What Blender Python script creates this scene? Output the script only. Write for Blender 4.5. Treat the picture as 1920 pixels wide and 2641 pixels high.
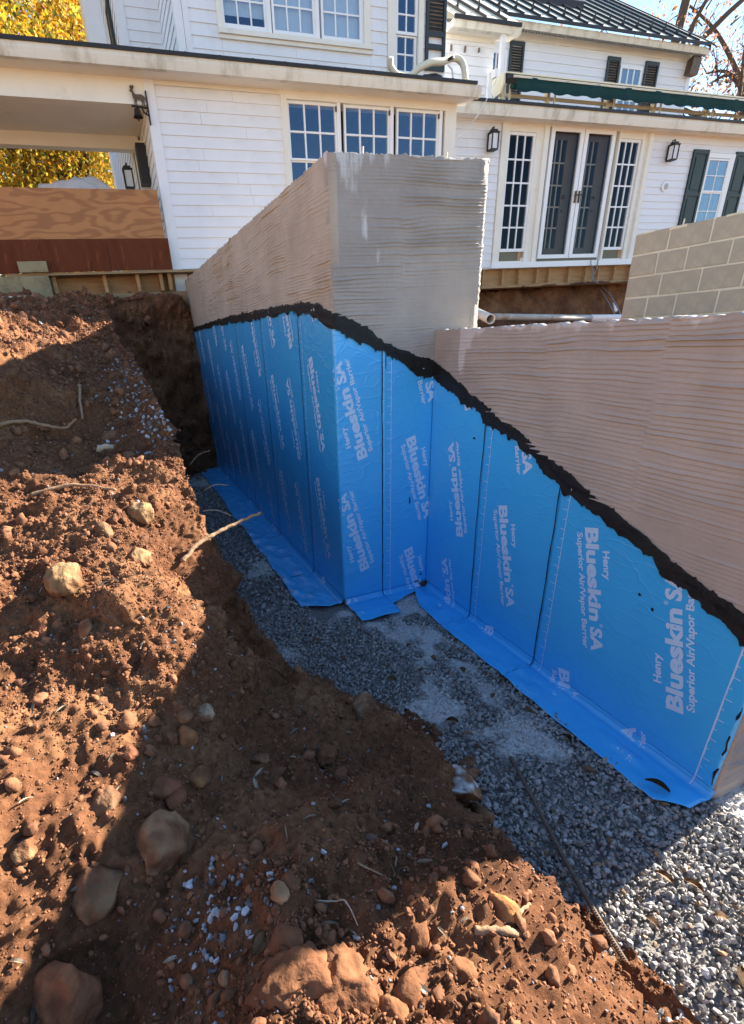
import bpy, bmesh, math, random
import numpy as np
from mathutils import Vector, Matrix
from mathutils.bvhtree import BVHTree

for o in list(bpy.data.objects): bpy.data.objects.remove(o)
random.seed(7); RNG = np.random.default_rng(11)
SC = bpy.context.scene; COL = SC.collection
R = math.radians

# ------------------------------------------------------------------ camera, sky, sun, exposure
cam = bpy.data.cameras.new('camera'); camo = bpy.data.objects.new('camera', cam); COL.objects.link(camo)
rx, ry, rz = .4563, -.3290, -.0696
Rz = Matrix.Rotation(rz, 3, 'Z'); Rx = Matrix.Rotation(rx, 3, 'X'); Ry = Matrix.Rotation(ry, 3, 'Y')
RM = Rz @ Rx @ Ry                                   # level (right, down, forward) -> camera (right, down, forward)
def lev(v): return Vector((v[0], v[2], -v[1]))
right, down, fwd = lev(RM[0]), lev(RM[1]), lev(RM[2])
M = Matrix((right, -down, -fwd)).transposed().to_4x4(); M.translation = (0, 0, 1.8)
camo.matrix_world = M
cam.sensor_fit = 'HORIZONTAL'; cam.sensor_width = 36; cam.lens = 1279.76/1920*36
cam.shift_x = (960-811.5)/1920; cam.shift_y = (1493.8-1320.5)/1920
cam.clip_start = .05; cam.clip_end = 500
SC.camera = camo

SUN_EL, SUN_AZ = R(24.7), R(8.0)                    # azimuth measured from +x towards +y
W = bpy.data.worlds.new('World'); SC.world = W; W.use_nodes = True
nt = W.node_tree; nt.nodes.clear()
sky = nt.nodes.new('ShaderNodeTexSky'); sky.sky_type = 'NISHITA'; sky.sun_disc = False
sky.sun_elevation = SUN_EL; sky.sun_rotation = R(90) - SUN_AZ; sky.air_density = 1.0; sky.dust_density = .05; sky.ozone_density = 2.5
bg = nt.nodes.new('ShaderNodeBackground'); bg.inputs[1].default_value = .075
wo = nt.nodes.new('ShaderNodeOutputWorld'); nt.links.new(sky.outputs[0], bg.inputs[0]); nt.links.new(bg.outputs[0], wo.inputs[0])
sl = bpy.data.lights.new('sun', 'SUN'); sl.energy = 5.0; sl.angle = R(.5); sl.color = (1, .9, .76)
so = bpy.data.objects.new('sun', sl); COL.objects.link(so)
sd = Vector((math.cos(SUN_EL)*math.cos(SUN_AZ), math.cos(SUN_EL)*math.sin(SUN_AZ), math.sin(SUN_EL)))
so.rotation_euler = sd.to_track_quat('Z', 'Y').to_euler(); so.location = (6, 2, 8)
SC.view_settings.view_transform = 'Standard'; SC.view_settings.look = 'None'; SC.view_settings.gamma = 1
SC.view_settings.exposure = 2.2; SC.view_settings.use_curve_mapping = False
SC.render.engine = 'CYCLES'

# ------------------------------------------------------------------ material helpers
def mat(name, col, rough=.7, metal=0, spec=.5, var=None, vscale=3, vdet=6, bump=0, bscale=40, stretch=None, dirt=None, dscale=1.2, dlo=.5, dhi=.7, ior=None, coat=0):
    """principled material: base colour varied between col and var by noise, optional second stain colour, optional bump"""
    m = bpy.data.materials.new(name); m.use_nodes = True; n = m.node_tree.nodes; l = m.node_tree.links
    b = n['Principled BSDF']; b.inputs['Roughness'].default_value = rough; b.inputs['Metallic'].default_value = metal
    b.inputs['Specular IOR Level'].default_value = spec
    if ior: b.inputs['IOR'].default_value = ior
    if coat: b.inputs['Coat Weight'].default_value = coat; b.inputs['Coat Roughness'].default_value = .25
    b.inputs['Base Color'].default_value = (*col, 1)
    tc = n.new('ShaderNodeTexCoord'); vec = tc.outputs['Object']
    if stretch:
        mp = n.new('ShaderNodeMapping'); mp.inputs['Scale'].default_value = stretch; l.new(vec, mp.inputs[0]); vec = mp.outputs[0]
    last = None
    if var is not None:
        t = n.new('ShaderNodeTexNoise'); t.inputs['Scale'].default_value = vscale; t.inputs['Detail'].default_value = vdet; t.inputs['Roughness'].default_value = .65; l.new(vec, t.inputs['Vector'])
        r = n.new('ShaderNodeValToRGB'); r.color_ramp.elements[0].position = .3; r.color_ramp.elements[1].position = .7
        r.color_ramp.elements[0].color = (*col, 1); r.color_ramp.elements[1].color = (*var, 1); l.new(t.outputs[0], r.inputs[0]); last = r.outputs[0]
    if dirt is not None:
        t = n.new('ShaderNodeTexNoise'); t.inputs['Scale'].default_value = dscale; t.inputs['Detail'].default_value = 7; t.inputs['Roughness'].default_value = .7; l.new(vec, t.inputs['Vector'])
        r = n.new('ShaderNodeValToRGB'); r.color_ramp.elements[0].position = dlo; r.color_ramp.elements[1].position = dhi; l.new(t.outputs[0], r.inputs[0])
        mx = n.new('ShaderNodeMix'); mx.data_type = 'RGBA'; l.new(r.outputs[0], mx.inputs[0])
        if last: l.new(last, mx.inputs[6])
        else: mx.inputs[6].default_value = (*col, 1)
        mx.inputs[7].default_value = (*dirt, 1); last = mx.outputs[2]
    if last: l.new(last, b.inputs['Base Color'])
    if bump:
        t = n.new('ShaderNodeTexNoise'); t.inputs['Scale'].default_value = bscale; t.inputs['Detail'].default_value = 6; t.inputs['Roughness'].default_value = .7; l.new(vec, t.inputs['Vector'])
        bp = n.new('ShaderNodeBump'); bp.inputs['Strength'].default_value = bump; bp.inputs['Distance'].default_value = .02; l.new(t.outputs[0], bp.inputs['Height']); l.new(bp.outputs[0], b.inputs['Normal'])
    return m
def attr_mat(name, rough=.85, bump=0, bscale=60, attr='tint', var=.25, vscale=30, bdist=.01):
    """material that reads a per-piece colour attribute (each stone / leaf has its own colour)"""
    m = bpy.data.materials.new(name); m.use_nodes = True; n = m.node_tree.nodes; l = m.node_tree.links
    b = n['Principled BSDF']; b.inputs['Roughness'].default_value = rough; b.inputs['Specular IOR Level'].default_value = .3
    a = n.new('ShaderNodeAttribute'); a.attribute_name = attr
    tc = n.new('ShaderNodeTexCoord'); t = n.new('ShaderNodeTexNoise'); t.inputs['Scale'].default_value = vscale; t.inputs['Detail'].default_value = 5; l.new(tc.outputs['Object'], t.inputs['Vector'])
    mr = n.new('ShaderNodeMapRange'); mr.inputs[1].default_value = .3; mr.inputs[2].default_value = .7; mr.inputs[3].default_value = 1-var; mr.inputs[4].default_value = 1+var; l.new(t.outputs[0], mr.inputs[0])
    mx = n.new('ShaderNodeVectorMath'); mx.operation = 'SCALE'; l.new(a.outputs['Color'], mx.inputs[0]); l.new(mr.outputs[0], mx.inputs['Scale']); l.new(mx.outputs[0], b.inputs['Base Color'])
    if bump:
        t2 = n.new('ShaderNodeTexNoise'); t2.inputs['Scale'].default_value = bscale; t2.inputs['Detail'].default_value = 6; l.new(tc.outputs['Object'], t2.inputs['Vector'])
        bp = n.new('ShaderNodeBump'); bp.inputs['Strength'].default_value = bump; bp.inputs['Distance'].default_value = bdist; l.new(t2.outputs[0], bp.inputs['Height']); l.new(bp.outputs[0], b.inputs['Normal'])
    return m
def glass_mat(name, ior, tint=(.85,.9,.92)):
    m = bpy.data.materials.new(name); m.use_nodes = True; n = m.node_tree.nodes; l = m.node_tree.links
    n.remove(n['Principled BSDF']); out = n['Material Output']
    tr = n.new('ShaderNodeBsdfTransparent'); tr.inputs[0].default_value = (*tint, 1)
    gl = n.new('ShaderNodeBsdfGlossy'); gl.inputs['Roughness'].default_value = .02; gl.inputs[0].default_value = (.5,.72,1,1)
    fr = n.new('ShaderNodeFresnel'); fr.inputs[0].default_value = ior
    tc = n.new('ShaderNodeTexCoord'); t = n.new('ShaderNodeTexNoise'); t.inputs['Scale'].default_value = 2.5; l.new(tc.outputs['Object'], t.inputs['Vector'])
    bp = n.new('ShaderNodeBump'); bp.inputs['Strength'].default_value = .08; bp.inputs['Distance'].default_value = .02; l.new(t.outputs[0], bp.inputs['Height']); l.new(bp.outputs[0], gl.inputs['Normal'])
    mx = n.new('ShaderNodeMixShader'); ge = n.new('ShaderNodeNewGeometry'); sb_ = n.new('ShaderNodeMath'); sb_.operation = 'SUBTRACT'; sb_.inputs[0].default_value = 1; l.new(ge.outputs['Backfacing'], sb_.inputs[1]); mu = n.new('ShaderNodeMath'); mu.operation = 'MULTIPLY'; l.new(fr.outputs[0], mu.inputs[0]); l.new(sb_.outputs[0], mu.inputs[1]); l.new(mu.outputs[0], mx.inputs[0]); l.new(tr.outputs[0], mx.inputs[1]); l.new(gl.outputs[0], mx.inputs[2]); l.new(mx.outputs[0], out.inputs[0])
    return m

MT = {}
MT['white'] = mat('white_paint', (.79,.80,.82), .55, var=(.72,.73,.75), vscale=2.2, dirt=(.56,.55,.51), dscale=1.3, dlo=.55, dhi=.85, bump=.06, bscale=30)
MT['trim'] = mat('cream_trim_paint', (.80,.77,.68), .5, var=(.74,.71,.63), vscale=3, dirt=(.55,.50,.42), dscale=2.2, dlo=.6, dhi=.85, bump=.05, bscale=30)
MT['sash'] = mat('white_sash_paint', (.82,.83,.83), .45, var=(.78,.79,.8), vscale=6)
MT['gutter'] = mat('weathered_gutter_paint', (.74,.73,.66), .5, var=(.66,.65,.56), vscale=4, dirt=(.34,.31,.23), dscale=4, dlo=.50, dhi=.78, stretch=(1,1,.35), bump=.05)
MT['black'] = mat('dark_green_black_paint', (.012,.018,.018), .45, var=(.02,.026,.026), vscale=5)
MT['greenpaint'] = mat('dark_green_paint', (.004,.019,.020), .55, var=(.006,.025,.024), vscale=4)
MT['roof'] = mat('glare_pale_seam_metal', (.52,.53,.43), .42, 0, var=(.60,.61,.50), vscale=2)  # dark metal roof; glare of sun and sky put into the pale pan colour
MT['roofedge'] = mat('dark_metal_trim', (.02,.017,.018), .5, .3, var=(.03,.025,.025), vscale=4)
MT['iron'] = mat('black_iron', (.02,.018,.016), .5, .6, var=(.035,.025,.02), vscale=12, bump=.1, bscale=60)
MT['brass'] = mat('aged_bronze', (.16,.10,.06), .5, .6, var=(.09,.06,.04), vscale=14)
MT['glass'] = glass_mat('window_glass', 2.1)
MT['doorglass'] = glass_mat('door_glass', 1.24, (.8,.78,.74))
MT['room'] = mat('dark_room', (.03,.028,.025), .9, var=(.05,.045,.04), vscale=1.5)
MT['blind'] = mat('white_blind', (.75,.77,.8), .8, var=(.7,.72,.75), vscale=3)
MT['curtain'] = mat('pale_curtain', (.34,.37,.34), .9, var=(.18,.21,.19), vscale=9, stretch=(6,1,.5))
MT['screen'] = mat('grey_door_paint', (.22,.205,.185), .8, var=(.18,.17,.155), vscale=6)
MT['pvc'] = mat('dirty_white_pvc', (.72,.70,.64), .4, var=(.55,.5,.42), vscale=5, dirt=(.42,.25,.13), dscale=7, dlo=.55, dhi=.75)
MT['greypvc'] = mat('grey_pvc', (.5,.5,.47), .5, var=(.32,.27,.22), vscale=6, dirt=(.28,.17,.1), dscale=4)
MT['cable'] = mat('grey_cable', (.3,.31,.33), .5, var=(.2,.2,.22), vscale=10)
MT['wood'] = mat('weathered_joist_wood', (.50,.29,.13), .8, var=(.34,.18,.08), vscale=3, stretch=(1,8,8), bump=.2, bscale=25)
MT['woodold'] = mat('grey_old_timber', (.40,.27,.14), .85, var=(.26,.17,.09), vscale=4, stretch=(1,8,8), bump=.2, bscale=25)
MT['oldconc'] = mat('mossy_old_concrete', (.34,.29,.17), .9, var=(.24,.20,.10), vscale=5, dirt=(.13,.11,.06), dscale=3, bump=.4, bscale=20)
MT['tarp'] = mat('pale_plastic_sheet', (.55,.5,.46), .45, var=(.45,.4,.36), vscale=4, bump=.2, bscale=10)
MT['awncase'] = mat('cream_awning_case', (.7,.66,.5), .5, var=(.6,.56,.42), vscale=3)
MT['awngreen'] = mat('green_awning_canvas', (.008,.06,.05), .75, var=(.012,.085,.07), vscale=7, bump=.1)
MT['bark'] = mat('tree_bark', (.11,.085,.065), .9, var=(.06,.045,.035), vscale=5, stretch=(4,4,.6), bump=.5, bscale=12)
MT['leafmat'] = attr_mat('tree_leaves', .6, var=.15)
def _translucent_leaves():
    m = MT['leafmat']; n = m.node_tree.nodes; l = m.node_tree.links; b = n['Principled BSDF']; out = n['Material Output']
    tl = n.new('ShaderNodeBsdfTranslucent'); src = b.inputs['Base Color'].links[0].from_socket; l.new(src, tl.inputs[0])
    mx = n.new('ShaderNodeMixShader'); mx.inputs[0].default_value = .5; l.new(b.outputs[0], mx.inputs[1]); l.new(tl.outputs[0], mx.inputs[2]); l.new(mx.outputs[0], out.inputs[0])
_translucent_leaves()
MT['mastic'] = mat('black_mastic', (.007,.0065,.006), .45, var=(.016,.015,.014), vscale=14, bump=.5, bscale=45, spec=.25)
MT['blue'] = mat('blue_membrane_film', (.05,.45,.94), .27, spec=.6, coat=.6, var=(.06,.49,.96), vscale=2.5, bump=.05, bscale=9, dirt=(.10,.17,.42), dscale=2.5, dlo=.68, dhi=1.0)
MT['print'] = mat('pale_print', (.50,.70,.95), .38, var=(.54,.74,.97), vscale=5)
MT['block'] = mat('concrete_block_face', (.42,.375,.295), .92, var=(.35,.31,.245), vscale=4, bump=.35, bscale=90, dirt=(.5,.44,.33), dscale=3)
MT['mortar'] = mat('block_mortar', (.70,.64,.50), .92, var=(.60,.55,.43), vscale=8, bump=.3, bscale=60)
MT['leafdry'] = mat('dry_brown_leaf', (.24,.13,.05), .6, var=(.16,.09,.045), vscale=18)
MT['leafpale'] = mat('dry_pale_leaf', (.42,.35,.26), .7, var=(.32,.25,.18), vscale=18)
MT['root'] = mat('bare_root_bark', (.36,.22,.12), .8, var=(.24,.14,.075), vscale=14, bump=.4, bscale=60)
MT['rust'] = mat('rusty_rod', (.20,.15,.11), .8, .2, var=(.13,.09,.065), vscale=40, bump=.3, bscale=120)

# plywood with swirling grain, rusted plate, parge, dirt, gravel bed
def grain_mat(name, c0, c1, scale, dist, rough, bands='Z', noise=None):
    m = bpy.data.materials.new(name); m.use_nodes = True; n = m.node_tree.nodes; l = m.node_tree.links; b = n['Principled BSDF']; b.inputs['Roughness'].default_value = rough
    tc = n.new('ShaderNodeTexCoord'); mp = n.new('ShaderNodeMapping'); mp.inputs['Scale'].default_value = (.32, 1, 1.5); l.new(tc.outputs['Object'], mp.inputs[0])
    nz = n.new('ShaderNodeTexNoise'); nz.inputs['Scale'].default_value = 2.6; nz.inputs['Detail'].default_value = 2.5; l.new(mp.outputs[0], nz.inputs['Vector'])
    ml = n.new('ShaderNodeMath'); ml.operation = 'MULTIPLY'; ml.inputs[1].default_value = scale; l.new(nz.outputs[0], ml.inputs[0])
    sn = n.new('ShaderNodeMath'); sn.operation = 'SINE'; l.new(ml.outputs[0], sn.inputs[0])
    r = n.new('ShaderNodeValToRGB'); r.color_ramp.elements[0].position = .35; r.color_ramp.elements[1].position = .75; r.color_ramp.elements[0].color = (*c0, 1); r.color_ramp.elements[1].color = (*c1, 1)
    mr = n.new('ShaderNodeMapRange'); mr.inputs[1].default_value = -1; l.new(sn.outputs[0], mr.inputs[0]); l.new(mr.outputs[0], r.inputs[0])
    n2 = n.new('ShaderNodeTexNoise'); n2.inputs['Scale'].default_value = 5; n2.inputs['Detail'].default_value = 8; l.new(tc.outputs['Object'], n2.inputs['Vector'])
    mx = n.new('ShaderNodeMix'); mx.data_type = 'RGBA'; mx.blend_type = 'MULTIPLY'; mx.inputs[0].default_value = .6; l.new(r.outputs[0], mx.inputs[6]); l.new(n2.outputs[0], mx.inputs[7])
    mv = n.new('ShaderNodeMix'); mv.data_type = 'RGBA'; mv.inputs[0].default_value = .45; l.new(mx.outputs[2], mv.inputs[6]); l.new(r.outputs[0], mv.inputs[7]); l.new(mv.outputs[2], b.inputs['Base Color'])
    return m
MT['ply'] = grain_mat('plywood_grain', (.50,.215,.065), (.37,.145,.042), 62, 0, .6)
MT['rustplate'] = mat('rusty_steel_plate', (.145,.042,.018), .85, 0, spec=.15, var=(.10,.026,.01), vscale=3, stretch=(3,1,.8), dirt=(.24,.08,.03), dscale=4, dlo=.55, dhi=.8, bump=.15, bscale=30)

def crease_film():
    m = MT['blue']; n = m.node_tree.nodes; l = m.node_tree.links; b = n['Principled BSDF']; tc = n.new('ShaderNodeTexCoord')
    mp = n.new('ShaderNodeMapping'); mp.inputs['Rotation'].default_value = (.5, .3, 0); mp.inputs['Scale'].default_value = (1, 1, 2.4); l.new(tc.outputs['Object'], mp.inputs[0])
    hs = []
    for sc, wd in ((2.6, .018), (6.0, .03)):
        t = n.new('ShaderNodeTexNoise'); t.inputs['Scale'].default_value = sc; t.inputs['Detail'].default_value = 1.5; l.new(mp.outputs[0], t.inputs['Vector'])
        s = n.new('ShaderNodeMath'); s.operation = 'SUBTRACT'; s.inputs[1].default_value = .5; l.new(t.outputs[0], s.inputs[0])
        a = n.new('ShaderNodeMath'); a.operation = 'ABSOLUTE'; l.new(s.outputs[0], a.inputs[0])
        r = n.new('ShaderNodeMapRange'); r.inputs[1].default_value = 0; r.inputs[2].default_value = wd; r.inputs[3].default_value = 1; r.inputs[4].default_value = 0; l.new(a.outputs[0], r.inputs[0]); hs.append(r.outputs[0])
    mk = n.new('ShaderNodeTexNoise'); mk.inputs['Scale'].default_value = 3.1; l.new(tc.outputs['Object'], mk.inputs['Vector'])
    ad = n.new('ShaderNodeMath'); ad.operation = 'ADD'; l.new(hs[0], ad.inputs[0]); l.new(hs[1], ad.inputs[1])
    mu = n.new('ShaderNodeMath'); mu.operation = 'MULTIPLY'; l.new(ad.outputs[0], mu.inputs[0]); l.new(mk.outputs[0], mu.inputs[1])
    bp = n.new('ShaderNodeBump'); bp.inputs['Strength'].default_value = .4; bp.inputs['Distance'].default_value = .006; l.new(mu.outputs[0], bp.inputs['Height'])
    old = b.inputs['Normal'].links[0].from_socket; l.new(old, bp.inputs['Normal']); l.new(bp.outputs[0], b.inputs['Normal']); l.new(bp.outputs[0], b.inputs['Coat Normal'])
crease_film()
def parge_mat(name, col, var, pale):
    m = mat(name, col, .9, var=var, vscale=3.5, vdet=8, bump=.22, bscale=70, spec=.25)
    n = m.node_tree.nodes; l = m.node_tree.links; b = n['Principled BSDF']; old = b.inputs['Base Color'].links[0].from_socket
    tc = n.new('ShaderNodeTexCoord')
    mp = n.new('ShaderNodeMapping'); mp.inputs['Scale'].default_value = (1,1,.3); l.new(tc.outputs['Object'], mp.inputs[0])
    t = n.new('ShaderNodeTexNoise'); t.inputs['Scale'].default_value = 9; t.inputs['Detail'].default_value = 6; l.new(mp.outputs[0], t.inputs['Vector'])
    a = n.new('ShaderNodeAttribute'); a.attribute_name = 'splash'         # slurry drips below the wall top
    ad = n.new('ShaderNodeMath'); ad.operation = 'ADD'; l.new(t.outputs[0], ad.inputs[0]); l.new(a.outputs['Fac'], ad.inputs[1])
    r = n.new('ShaderNodeValToRGB'); r.color_ramp.elements[0].position = .68; r.color_ramp.elements[1].position = .76; l.new(ad.outputs[0], r.inputs[0])
    mx = n.new('ShaderNodeMix'); mx.data_type = 'RGBA'; l.new(r.outputs[0], mx.inputs[0]); l.new(old, mx.inputs[6]); mx.inputs[7].default_value = (*pale, 1); l.new(mx.outputs[2], b.inputs['Base Color'])
    return m
MT['parge'] = parge_mat('lit_parge_coat', (.52,.455,.37), (.39,.335,.265), (.62,.58,.53))  # tall wall coat, colour warmed for light bounced onto its left face
MT['bounce_soil'] = mat('bounce_heap_clay', (.40,.265,.16), .95, var=(.30,.185,.105), vscale=1.2, bump=.5, bscale=12)
MT['pargeshade'] = parge_mat('shaded_parge_coat', (.41,.375,.335), (.32,.29,.26), (.60,.58,.55))  # same coat on the pier front, shade put into a darker, cooler colour
MT['pargepink'] = parge_mat('pinkish_parge_coat', (.47,.41,.355), (.38,.33,.285), (.60,.56,.52))

def dirt_mat():
    m = bpy.data.materials.new('red_clay_dirt'); m.use_nodes = True; n = m.node_tree.nodes; l = m.node_tree.links; b = n['Principled BSDF']; b.inputs['Roughness'].default_value = .95; b.inputs['Specular IOR Level'].default_value = .15
    tc = n.new('ShaderNodeTexCoord')
    t = n.new('ShaderNodeTexNoise'); t.inputs['Scale'].default_value = 2.6; t.inputs['Detail'].default_value = 9; t.inputs['Roughness'].default_value = .68; l.new(tc.outputs['Object'], t.inputs['Vector'])
    r = n.new('ShaderNodeValToRGB'); e = r.color_ramp.elements; e[0].position = .28; e[1].position = .75; e[0].color = (.065,.029,.016,1); e[1].color = (.30,.155,.075,1)
    x = e.new(.5); x.color = (.155,.067,.032,1); l.new(t.outputs[0], r.inputs[0])
    t2 = n.new('ShaderNodeTexNoise'); t2.inputs['Scale'].default_value = 55; t2.inputs['Detail'].default_value = 5; l.new(tc.outputs['Object'], t2.inputs['Vector'])
    mr = n.new('ShaderNodeMapRange'); mr.inputs[1].default_value = .25; mr.inputs[2].default_value = .75; mr.inputs[3].default_value = .6; mr.inputs[4].default_value = 1.35; l.new(t2.outputs[0], mr.inputs[0])
    mx = n.new('ShaderNodeVectorMath'); mx.operation = 'SCALE'; l.new(r.outputs[0], mx.inputs[0]); l.new(mr.outputs[0], mx.inputs['Scale']); l.new(mx.outputs[0], b.inputs['Base Color'])
    t3 = n.new('ShaderNodeTexNoise'); t3.inputs['Scale'].default_value = 110; t3.inputs['Detail'].default_value = 6; t3.inputs['Roughness'].default_value = .75; l.new(tc.outputs['Object'], t3.inputs['Vector'])
    bp = n.new('ShaderNodeBump'); bp.inputs['Strength'].default_value = .9; bp.inputs['Distance'].default_value = .008; l.new(t3.outputs[0], bp.inputs['Height']); l.new(bp.outputs[0], b.inputs['Normal'])
    return m
MT['dirt'] = dirt_mat()
MT['bed'] = attr_mat('gravel_fines', .95, bump=.8, bscale=110, var=.35, vscale=60)
MT['grass'] = mat('sandy_clay_yard', (.34,.20,.11), .95, var=(.26,.14,.07), vscale=.8, dirt=(.16,.14,.06), dscale=.3, dlo=.55, dhi=.7)
MT['rock'] = attr_mat('field_stone', .92, bump=.9, bscale=30, var=.45, vscale=16, bdist=.02)
MT['clod'] = attr_mat('dirt_clods', .95, bump=.7, bscale=90, var=.25, vscale=40, bdist=.006)
MT['chips'] = attr_mat('crushed_stone', .85, bump=.25, bscale=80, var=.18, vscale=60)

# ------------------------------------------------------------------ object helpers
def wloc(o):
    v = Vector((0,0,0))
    while o: v += o.location; o = o.parent
    return v
def finish(o, label, cat, group, kind):
    if label: o['label'] = label
    if cat: o['category'] = cat
    if group: o['group'] = group
    if kind: o['kind'] = kind
    return o
def thing(name, loc, label, cat, group=None):
    o = bpy.data.objects.new(name, None); o.empty_display_size = .1; COL.objects.link(o); o.location = loc
    return finish(o, label, cat, group, None)
def link(name, me, material=None, parent=None, loc=None, rot=None, scale=None, label=None, cat=None, group=None, kind=None):
    o = bpy.data.objects.new(name, me); COL.objects.link(o)
    if material and not me.materials: me.materials.append(material)
    if parent: o.parent = parent
    if loc is not None: o.location = Vector(loc) - (wloc(parent) if parent else Vector((0,0,0)))
    if rot is not None: o.rotation_euler = rot
    if scale is not None: o.scale = scale
    return finish(o, label, cat, group, kind)
def obj(name, bm, material, parent=None, smooth=False, base=None, **kw):
    """bm holds world coordinates; origin goes to `base` (world) or to the parent's origin"""
    me = bpy.data.meshes.new(name)
    b = Vector(base) if base is not None else (wloc(parent) if parent else None)
    if b is None:
        vs = [v.co for v in bm.verts]; b = Vector((sum(v.x for v in vs)/len(vs), sum(v.y for v in vs)/len(vs), min(v.z for v in vs)))
    bmesh.ops.translate(bm, verts=bm.verts, vec=-b)
    bmesh.ops.recalc_face_normals(bm, faces=bm.faces)
    bm.to_mesh(me); bm.free()
    if smooth: me.polygons.foreach_set('use_smooth', [True]*len(me.polygons))
    return link(name, me, material, parent, b, **kw)
def BM(): return bmesh.new()
def box(bm, x0, x1, y0, y1, z0, z1):
    v = [bm.verts.new((x, y, z)) for x in (x0, x1) for y in (y0, y1) for z in (z0, z1)]
    for f in ((0,1,3,2),(4,6,7,5),(0,4,5,1),(2,3,7,6),(0,2,6,4),(1,5,7,3)): bm.faces.new([v[i] for i in f])
    return v
def boxes(name, L, m, parent=None, **kw):
    bm = BM()
    for b in L: box(bm, *b)
    return obj(name, bm, m, parent, **kw)
def prism(bm, pts, y0, y1, axis='y'):
    """polygon pts in (x,z) extruded along y  (axis 'x': pts are (y,z) extruded along x)"""
    f = (lambda p, t: (p[0], t, p[1])) if axis == 'y' else (lambda p, t: (t, p[0], p[1]))
    a = [bm.verts.new(f(p, y0)) for p in pts]; b = [bm.verts.new(f(p, y1)) for p in pts]
    bm.faces.new(a); bm.faces.new(b[::-1])
    for i in range(len(pts)): j = (i+1) % len(pts); bm.faces.new((a[i], b[i], b[j], a[j]))
def tube(bm, pts, r, n=8, cap=True, hollow=None):
    pts = [Vector(p) for p in pts]; rs = r if isinstance(r, (list, tuple)) else [r]*len(pts); rings = []
    up = Vector((.13,.21,.97))
    for i, p in enumerate(pts):
        d = (pts[min(i+1, len(pts)-1)] - pts[max(i-1, 0)]).normalized()
        a = d.cross(up if abs(d.dot(up)) < .95 else Vector((1,0,0))).normalized(); b = d.cross(a)
        rings.append([bm.verts.new(p + (a*math.cos(t*2*math.pi/n) + b*math.sin(t*2*math.pi/n))*rs[i]) for t in range(n)])
    for A, B in zip(rings, rings[1:]):
        for t in range(n): bm.faces.new((A[t], A[(t+1)%n], B[(t+1)%n], B[t]))
    if cap: bm.faces.new(rings[0][::-1]); bm.faces.new(rings[-1])
    return rings
def lathe(bm, prof, c, n=16, axis='z'):
    rings = []
    for r, h in prof:
        ring = []
        for t in range(n):
            a = 2*math.pi*t/n; q = (r*math.cos(a), r*math.sin(a), h)
            if axis == 'y': q = (q[0], q[2], q[1])
            ring.append(bm.verts.new(Vector(c) + Vector(q)))
        rings.append(ring)
    for A, B in zip(rings, rings[1:]):
        for t in range(n): bm.faces.new((A[t], A[(t+1)%n], B[(t+1)%n], B[t]))
    bm.faces.new(rings[0][::-1]); bm.faces.new(rings[-1])
def np_mesh(name, V, F, tint=None, smooth=False):
    """fast mesh from numpy arrays (F: n x 3 or n x 4); tint: per-vertex rgb"""
    me = bpy.data.meshes.new(name); V = np.asarray(V, np.float32); F = np.asarray(F, np.int32); k = F.shape[1]
    me.vertices.add(len(V)); me.vertices.foreach_set('co', V.ravel())
    me.loops.add(F.size); me.loops.foreach_set('vertex_index', F.ravel())
    me.polygons.add(len(F)); me.polygons.foreach_set('loop_start', np.arange(0, F.size, k, dtype=np.int32))
    me.update(calc_edges=True)
    if tint is not None:
        a = me.color_attributes.new('tint', 'FLOAT_COLOR', 'POINT'); a.data.foreach_set('color', np.c_[tint, np.ones(len(V))].astype(np.float32).ravel())
    me.polygons.foreach_set('use_smooth', np.full(len(F), smooth)); me.validate()
    return me
def grid_faces(nr, nc, off=0):
    i = np.arange(nr-1)[:, None]*nc + np.arange(nc-1)[None, :]; i = i.ravel() + off
    return np.c_[i, i+1, i+nc+1, i+nc]

# ------------------------------------------------------------------ value noise
def _h(ix, iy, iz, s):
    n = (ix*374761393 + iy*668265263 + iz*2147483647 + s*1274126177) & 0xffffffff
    n = ((n ^ (n >> 13))*1274126177) & 0xffffffff; n = ((n ^ (n >> 16))*2246822519) & 0xffffffff
    return ((n ^ (n >> 15)) & 0xffffff)/float(0xffffff)
def vn(x, y, z=0., s=0):
    x, y, z = np.broadcast_arrays(np.asarray(x, float), np.asarray(y, float), np.asarray(z, float))
    fx, fy, fz = np.floor(x), np.floor(y), np.floor(z); ix, iy, iz = fx.astype(np.int64), fy.astype(np.int64), fz.astype(np.int64)
    u, v, w = x-fx, y-fy, z-fz; u = u*u*(3-2*u); v = v*v*(3-2*v); w = w*w*(3-2*w)
    r = 0
    for a in (0, 1):
        for b in (0, 1):
            for c in (0, 1):
                r = r + _h(ix+a, iy+b, iz+c, s)*(u if a else 1-u)*(v if b else 1-v)*(w if c else 1-w)
    return r*2-1
def fbm(x, y, z=0., s=0, oct=4, gain=.5):
    r = 0; a = 1; f = 1
    for i in range(oct): r = r + a*vn(x*f, y*f, z*f, s+i*17); a *= gain; f *= 2.03
    return r

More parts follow.
